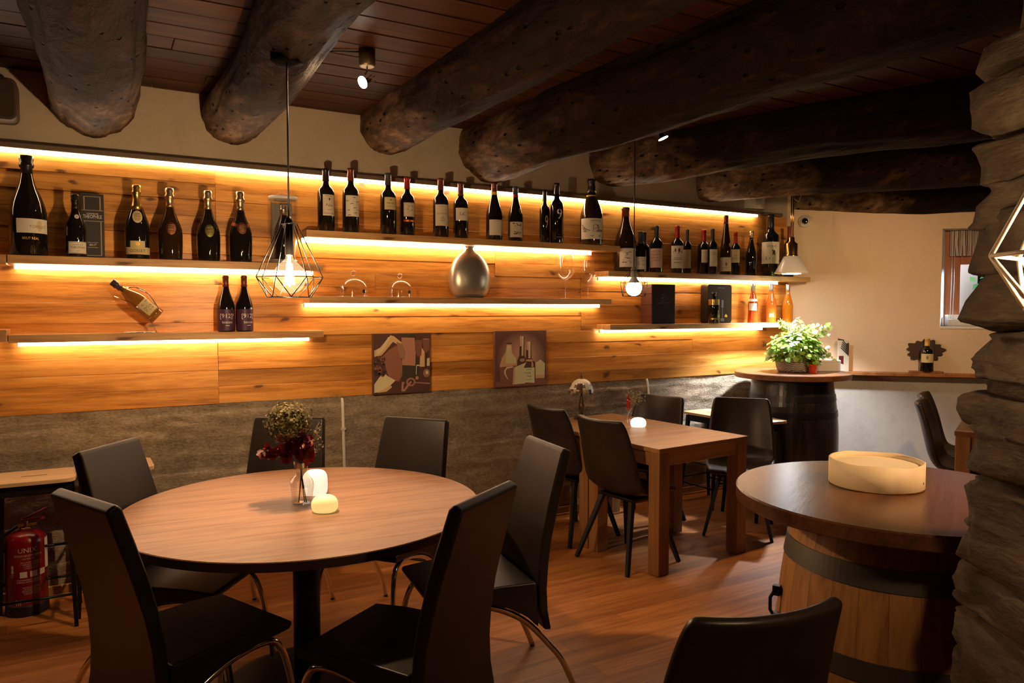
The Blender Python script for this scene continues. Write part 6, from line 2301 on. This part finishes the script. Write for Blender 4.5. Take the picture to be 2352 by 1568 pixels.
# ================================================================== HANGING LAMPS
def cage_lamp(label, axis, z_top, r_top, z_mid, r_mid, z_bot, r_bot, z_ceil, nseg=7, ph=0.1, opal=False, wire=0.0022, power=30, canopy=True, bulb_r=0.062, col=(1.0, 0.66, 0.34), sock=None, wmat=None):
    t = thing('pendant_lamp', label, 'lamp', (axis.x, axis.y, z_mid), 0, 'wire cage pendant lamps')
    ring = lambda r, z, p: [Vector((r * cos(ph + 2 * pi * (k + p) / nseg), r * sin(ph + 2 * pi * (k + p) / nseg), z)) for k in range(nseg)]
    zt_, zb2 = z_top - z_mid, z_bot - z_mid
    A, B, C = ring(r_top, zt_, 0), ring(r_mid, 0, 0), ring(r_bot, zb2, 0.5)
    mb = MB()
    for k in range(nseg):
        j = (k + 1) % nseg
        for a, b_ in ((A[k], A[j]), (A[k], B[k]), (B[k], B[j]), (B[k], C[k]), (C[k], B[j]), (C[k], C[j])):
            mb.tube([a, b_], wire, 6)
    for k in range(0, nseg, 2):
        mb.tube([A[k], Vector((0, 0, zt_ + 0.01))], wire, 6)
    mb.build('wire_cage', wmat or M_blackmetal, t)
    so = sock or (0.019, 0.085)
    zs = zt_ + 0.01
    MB().lathe([(0.008, zs + 0.02), (so[0], zs), (so[0], zs - so[1]), (so[0] * 0.85, zs - so[1] - 0.004)], 20).build('socket', M_blackmetal if not opal else pmat('grey_socket', (0.20, 0.17, 0.14), 0.5), t)
    MB().tube([(0, 0, zs + 0.01), (0, 0, z_ceil - z_mid - 0.01)], 0.0035, 8).build('cord', M_black, t)
    if canopy:
        MB().lathe([(0.03, z_ceil - z_mid - 0.056), (0.062, z_ceil - z_mid - 0.055), (0.065, z_ceil - z_mid - 0.05), (0.065, z_ceil - z_mid + 0.03)], 6).build('canopy', pmat('matt_black', (0.003, 0.003, 0.003), 0.9, 0, 0.05), t)
    zc = zs - so[1] - bulb_r * 1.42
    if opal:
        prof = [(so[0] * 0.8, zs - so[1] - 0.004), (bulb_r * 0.75, zc + bulb_r * 0.62)] + [(bulb_r * cos(a), zc + bulb_r * sin(a)) for a in [pi / 6 - (pi / 6 + pi / 2) * k / 10 for k in range(11)]]
        prof[-1] = (0.0005, prof[-1][1])
        MB().lathe(prof[:2], 24, closed=False).build('bulb_collar', M_white, t)
        MB().lathe(prof[1:], 24, closed=False).build('bulb', emat('opal_glow', (1.0, 0.80, 0.52), power), t)
    else:
        prof = [(so[0] * 0.75, zs - so[1] - 0.002), (so[0] * 0.95, zc + bulb_r * 1.15), (bulb_r * 0.62, zc + bulb_r * 0.78)] + [(bulb_r * cos(a), zc + bulb_r * sin(a)) for a in [pi / 5 - (pi / 5 + pi / 2) * k / 12 for k in range(13)]]
        prof[-1] = (0.0005, prof[-1][1])
        MB().lathe(prof, 32, closed=False).build('bulb', M_bulb, t)
        mb = MB()
        nf = 8
        for k in range(nf):
            a0, a1 = 2 * pi * k / nf, 2 * pi * (k + 0.5) / nf
            mb.tube([(0.010 * cos(a0), 0.010 * sin(a0), zc + bulb_r * 0.85), (0.020 * cos(a1), 0.020 * sin(a1), zc - bulb_r * 0.45)], 0.0022, 5)
        mb.tube([(0, 0, zs - so[1]), (0, 0, zc + bulb_r * 0.2)], 0.006, 8)
        mb.build('filament', emat('filament_glow', (1.0, 0.72, 0.40), 300), t)
        L = point_light('bulb_light', (0, 0, zc + bulb_r * 0.1), power, col, 0.022)
        L.parent = t
    return t


# over the round table
ax1 = at_depth(665, 637, depth_of(TC) - 0.04)
zmid = ax1.z
k_ = depth_of(ax1) / FPX
zce = at_depth(664, 152, depth_of(ax1)).z + 0.035
cage_lamp('large black wire cage pendant with clear glowing globe bulb hanging over the round table', ax1, zmid + 122 * k_, 18 * k_, zmid, 75 * k_, zmid - 45 * k_, 50 * k_, zce + 0.02, 7, radians(184) - 0 * YAW, power=42, bulb_r=37 * k_, wire=0.0020, sock=(0.017, 0.135))
# over the square tables
ax2 = at_depth(1456, 649, depth_of(TMID) * 1.0 - 0.05)
k_ = depth_of(ax2) / FPX
zm2 = ax2.z
cage_lamp('small wire cage pendant with opal glowing bulb hanging over the square tables', ax2, zm2 + 28 * k_, 8 * k_, zm2, 31 * k_, zm2 - 31 * k_, 27 * k_, ZC - 0.02, 8, 0.2, opal=True, power=9.0, bulb_r=18.5 * k_, wire=0.0016, sock=(0.021, 13.7 * k_ + 0.01))
# beside the stone pillar, nearest to us
ax3 = latdep(0.862, 1.08, 0)
zm3 = HCAM + (712 - 581) * 1.08 / FPX
cage_lamp('nearest wire cage pendant, only its brightly lit edge in view against the stone pillar', ax3, zm3 + 0.224, 0.033, zm3, 0.137, zm3 - 0.082, 0.094, ZC - 0.02, 7, radians(176), power=2.2, bulb_r=0.066, wire=0.0036, sock=(0.017, 0.135), wmat=pmat('bulb_lit_wire', (0.70, 0.58, 0.44), 0.5, 0.0))  # wire colour made pale: the bulb's light is painted into it

# white cone pendant over the black barrel
pc_ = on_z(1818, 853, KZ)
ax4 = at_depth(1818, 610, depth_of(KC) + 0.02)
k_ = depth_of(ax4) / FPX
zr = at_depth(1818, 628, depth_of(ax4)).z
t = thing('cone_pendant', 'white enamel cone pendant on a brass stem shining on the potted herbs', 'lamp', (ax4.x, ax4.y, zr))
zbm = at_depth(1818, 462, depth_of(ax4)).z - zr + 0.05
mb = MB()
mb.lathe([(37 * k_, 0), (37 * k_, 0.010), (36 * k_, 0.014), (17 * k_, 39 * k_), (17 * k_ - 0.003, 39 * k_), (35 * k_, 0.010), (36 * k_, 0.002)], 40)
mb.build('cone_shade', M_opalshade, t)
MB().lathe([(16 * k_, 38 * k_), (14 * k_, 42 * k_), (13 * k_, 44 * k_), (13 * k_, 68 * k_), (10 * k_, 70 * k_), (6 * k_, 74 * k_), (6 * k_, 82 * k_), (3 * k_, 84 * k_)], 24).build('socket', M_brass, t)
mb = MB()
for sg in (-1, 1):
    mb.tube([(sg * 0.008 * _R.x, sg * 0.008 * _R.y, 80 * k_), (sg * 0.008 * _R.x, sg * 0.008 * _R.y, zbm)], 0.006, 8)
mb.build('stem', M_brass, t)
mb = MB()
mb.tube([(0.0, 0.0, zbm - 0.02), (0.05 * _R.x, 0.05 * _R.y, zbm - 0.06), (0.075 * _R.x, 0.075 * _R.y, zbm - 0.0), (0.06 * _R.x, 0.06 * _R.y, zbm + 0.06)], 0.004, 8)
mb.build('cable_loop', pmat('cable_brown', (0.30, 0.18, 0.10), 0.5), t)
mb = MB().lathe([(0.0005, -0.006), (20 * k_, -0.004), (21 * k_, 0.006), (12 * k_, 0.03)], 24)
mb.build('bulb', emat('cool_bulb', (0.88, 0.96, 1.0), 60), t)
L = spot_light('cone_light', (0, 0, 0.01), (0, 0, -1), 190, (0.90, 0.95, 1.0), 112, 0.6, 0.06)
L.location = (0, 0, -0.012)
L.rotation_euler = (0, 0, 0)
L.parent = t

# ceiling spotlights
def ceiling_spot(label, pcan, phead, aim, zc, power, size=70):
    c = on_z(pcan[0], pcan[1], zc)
    t = thing('ceiling_spotlight', label, 'lamp', (c.x, c.y, zc), 0, 'ceiling spotlights')
    MB().lathe([(0.036, -0.045), (0.040, -0.042), (0.040, 0.035)], 28).build('canopy', M_bronze, t)
    MB().lathe([(0.0005, -0.0462), (0.030, -0.0460), (0.036, -0.0455)], 28).build('canopy_face', M_pewter, t)
    h = at_depth(phead[0], phead[1], depth_of(c)) - c
    MB().tube([(0, 0, -0.045), (0, 0, h.z + 0.05), h + Vector((0, 0, 0.03))], 0.004, 8).build('arm', M_bronze, t)
    d = (Vector(aim) - (c + h)).normalized()
    q = Vector((0, 0, 1)).rotation_difference(d).to_matrix().to_4x4()
    M = Matrix.Translation(h) @ q
    MB().lathe([(0.012, -0.035), (0.013, -0.012), (0.030, 0.012), (0.030, 0.016)], 24, 0, M, closed=False).build('reflector', M_chrome, t)
    mb = MB()
    for k in range(4):
        a = pi / 4 + pi / 2 * k
        mb.tube([M @ Vector((0.013 * cos(a), 0.013 * sin(a), -0.015)), M @ Vector((0.017 * cos(a), 0.017 * sin(a), -0.062))], 0.0018, 5)
    mb.build('cooling_pins', M_chrome, t)
    MB().lathe([(0.0005, 0.012), (0.029, 0.0135)], 24, 0, M, closed=False).build('lens', emat('spot_glow', (1.0, 0.86, 0.66), 35), t)
    L = spot_light('spot_beam', (0, 0, 0), (0, 0, -1), power, WARM, size, 0.7, 0.03)
    L.location = h + d * 0.02
    L.rotation_euler = d.to_track_quat('-Z', 'Y').to_euler()
    L.parent = t
    return t


ceiling_spot('bronze ceiling spotlight with tilted glowing head between two log beams', (843, 131), (838, 187), (-1.9, 2.4, 0.9), ZC - 0.035, 15, 85)
ceiling_spot('ceiling spotlight whose glowing head peeks from behind the massive log beam', (1560, 262), (1521, 312), (3.7, 2.6, 0.0), 2.70, 34, 70)
mb = MB()
c = on_z(838, 118, ZC)
pa = on_z(700, 120, ZC - 0.01)
mb.tube([(c.x - 0.02, c.y, ZC - 0.006), ((c.x + pa.x) / 2, (c.y + pa.y) / 2 - 0.01, ZC - 0.006), (pa.x + 0.05, pa.y, ZC - 0.006)], 0.004, 6)
tag(mb.build('lamp_cable', M_black), 'thin black cable running along the ceiling boards to the bronze spotlight', 'cable')

# ================================================================== SMALL WALL FITTINGS
def conduit(label, pt, pb):
    p = on_y(pt[0], pt[1], YW - 0.03)
    q = on_y(pb[0], pb[1], YW - 0.03)
    t = thing('cable_conduit', label, 'conduit', (p.x, YW - 0.03, 0.0), 0, 'white cable conduits')
    dx = (q.x - p.x) / (p.z - q.z)
    mb = MB()
    mb.tube([(0.0, 0.025, p.z + 0.004), (0, 0.010, p.z), (0, 0, p.z - 0.018), (dx * (p.z - 0.4), 0, 0.4), (dx * p.z, 0, 0.02)], 0.0095, 10)
    mb.build('tube', M_white, t)
    mb = MB()
    mb.box((dx * 0.18 - 0.014, -0.011, p.z - 0.20), (dx * 0.18 + 0.014, 0.028, p.z - 0.185))
    mb.build('clip', M_white, t)


conduit('white cable conduit running down the concrete wall between the two wall-side high-backed chairs', (787, 917), (791, 1068))
conduit('short visible white cable conduit above the shell chair by the concrete wall', (1487, 871), (1490, 905))

# wall speaker near the ceiling, cut by the edge of the view
pa, pb = on_y(38, 180, 4.55), on_y(30, 276, 4.55)
t = thing('wall_speaker', 'dark wall speaker under the ceiling beside the thick pitted beam', 'speaker', (pa.x - 0.13, YW - 0.004, (pa.z + pb.z) / 2))
hs_ = (pa.z - pb.z) / 2
M_spk = pmat('speaker_brown', (0.075, 0.045, 0.028), 0.55)
MBR = Matrix(((1, 0, 0, 0), (0, 0, -1, 0), (0, 1, 0, 0), (0, 0, 0, 1)))
MB().prism(rrect(0.26, hs_ * 2, 0.035), 0.03, 0.165, 0, MBR).build('cabinet', M_spk, t, bevel=0.006)
MB().prism(rrect(0.235, hs_ * 2 - 0.025, 0.028), 0.166, 0.172, 0, MBR).build('grille', pmat('speaker_cloth', (0.05, 0.032, 0.022), 0.9), t)
MB().box((-0.03, -0.029, -0.04), (0.03, 0.004, 0.04)).build('bracket', M_blackmetal, t)

pa, pb = on_y(1715, 455, YW - 0.03), on_y(1757, 482, YW - 0.03)
t = thing('sensor_box', 'white plastic sensor box high on the wall under the slim log beam', 'sensor', ((pa.x + pb.x) / 2, YW, pb.z))
w = pb.x - pa.x
MB().prism([(-w / 2, 0.0), (-w * 0.42, -0.05), (w * 0.30, -0.065), (w / 2, -0.03), (w / 2, 0.0)], 0.0, 0.15).build('housing', M_white, t, bevel=0.006)
MB().box((-w * 0.2, -0.068, 0.03), (w * 0.15, -0.058, 0.09)).build('lens', pmat('sensor_lens', (0.55, 0.52, 0.48), 0.3), t)

s_, z_ = on_angled(1850, 507, 0.04)
t = thing('dome_camera', 'small white dome security camera with dark lens on the angled wall under the beam', 'camera', MW @ Vector((s_, 0.0, z_)), ROTW)
MB().lathe([(0.056, 0.0), (0.056, 0.022), (0.050, 0.030), (0.040, 0.034)], 28, 0, Matrix(((1, 0, 0, 0), (0, 0, -1, 0), (0, 1, 0, 0), (0, 0, 0, 1)))).build('mount', M_white, t)
MB().sphere((0, -0.042, 0), 0.040, 24, 14).build('ball', M_white, t)
MB().lathe([(0.0005, 0.0), (0.024, 0.002), (0.027, 0.0)], 24, 0, Matrix(((1, 0, 0, -0.008), (0, 0, -1, -0.0815), (0, 1, 0, -0.006), (0, 0, 0, 1)))).build('lens', M_glassdark, t)

# ================================================================== STONE PILLAR
# dry-stone end of a wall close to us: (left edge in the photo, top row, bottom row) of each course
courses = [(2290, -70, 62), (2212, 62, 176), (2198, 176, 296), (2226, 296, 385), (2214, 385, 492), (2214, 492, 640), (2212, 630, 752), (2205, 750, 850), (2222, 848, 955), (2203, 940, 1012), (2196, 1012, 1128), (2203, 1122, 1232), (2190, 1232, 1372), (2194, 1366, 1452), (2178, 1448, 1600), (2185, 1596, 1760), (2170, 1756, 1950), (2185, 1946, 2150), (2175, 2146, 2330), (2180, 2326, 2600)]
PD = 1.50
rnd = random.Random(31)
mb = MB()
zbot = 0.0
for ci, (xl, yt, yb) in enumerate(courses):
    zt_ = HCAM + (712 - yt) * PD / FPX
    zb_ = HCAM + (712 - yb) * PD / FPX
    if zb_ < 0:
        zb_ = 0.0
    if zt_ <= zb_ + 0.02:
        break
    le = (xl - 1176) * PD / FPX
    hw = 0.38
    le += 0.114
    cx, cz, hz = le + hw, (zt_ + zb_) / 2, (zt_ - zb_) / 2 + 0.014
    hd = 0.20 + rnd.uniform(-0.015, 0.02)
    nu, nv = 120, 34
    sd = ci * 7.3
    vs, fs = [], []
    tilt = rnd.uniform(-0.10, 0.10)
    for j in range(nv + 1):
        b_ = -pi / 2 + pi * j / nv
        for i in range(nu):
            a = 2 * pi * i / nu
            f = lambda v, e: (1 if v >= 0 else -1) * abs(v) ** e
            x = hw * f(cos(b_), 0.22) * f(cos(a), 0.30)
            y = hd * f(cos(b_), 0.34) * f(sin(a), 0.30)
            z = hz * f(sin(b_), 0.26)
            P = Vector((x, y, z))
            k = 0.034 * noise.noise(Vector((x * 4 + sd, y * 6, z * 7))) + 0.022 * noise.noise(Vector((x * 5 + sd, y * 8, z * 45))) + 0.010 * noise.noise(Vector((x * 30, y * 30 + sd, z * 70)))
            P += Vector((x / hw, y / hd, 0.25 * z / hz)) * k
            P.z += P.x * tilt * 0.6
            w_ = latdep(cx + P.x, PD + P.y)
            vs.append((w_.x, w_.y, max(0.0, min(2.83, cz + P.z))))
    for j in range(nv):
        for i in range(nu):
            k = (i + 1) % nu
            fs.append((j * nu + i, j * nu + k, (j + 1) * nu + k, (j + 1) * nu + i))
    mb.add(vs, fs, 0, True)
core = [latdep(1.22, PD - 0.12), latdep(1.62, PD - 0.12), latdep(1.62, PD + 0.12), latdep(1.22, PD + 0.12)]
mb.add([(c.x, c.y, z) for z in (0.0, 2.83) for c in core], [(0, 1, 2, 3), (4, 5, 6, 7), (0, 1, 5, 4), (1, 2, 6, 5), (2, 3, 7, 6), (3, 0, 4, 7)])
base_ = latdep(1.3, PD)
o = mb.build('stone_pillar', M_stone)
tag(o, 'rough pillar of stacked flat dark stones standing in front of the oak barrel table', 'pillar')
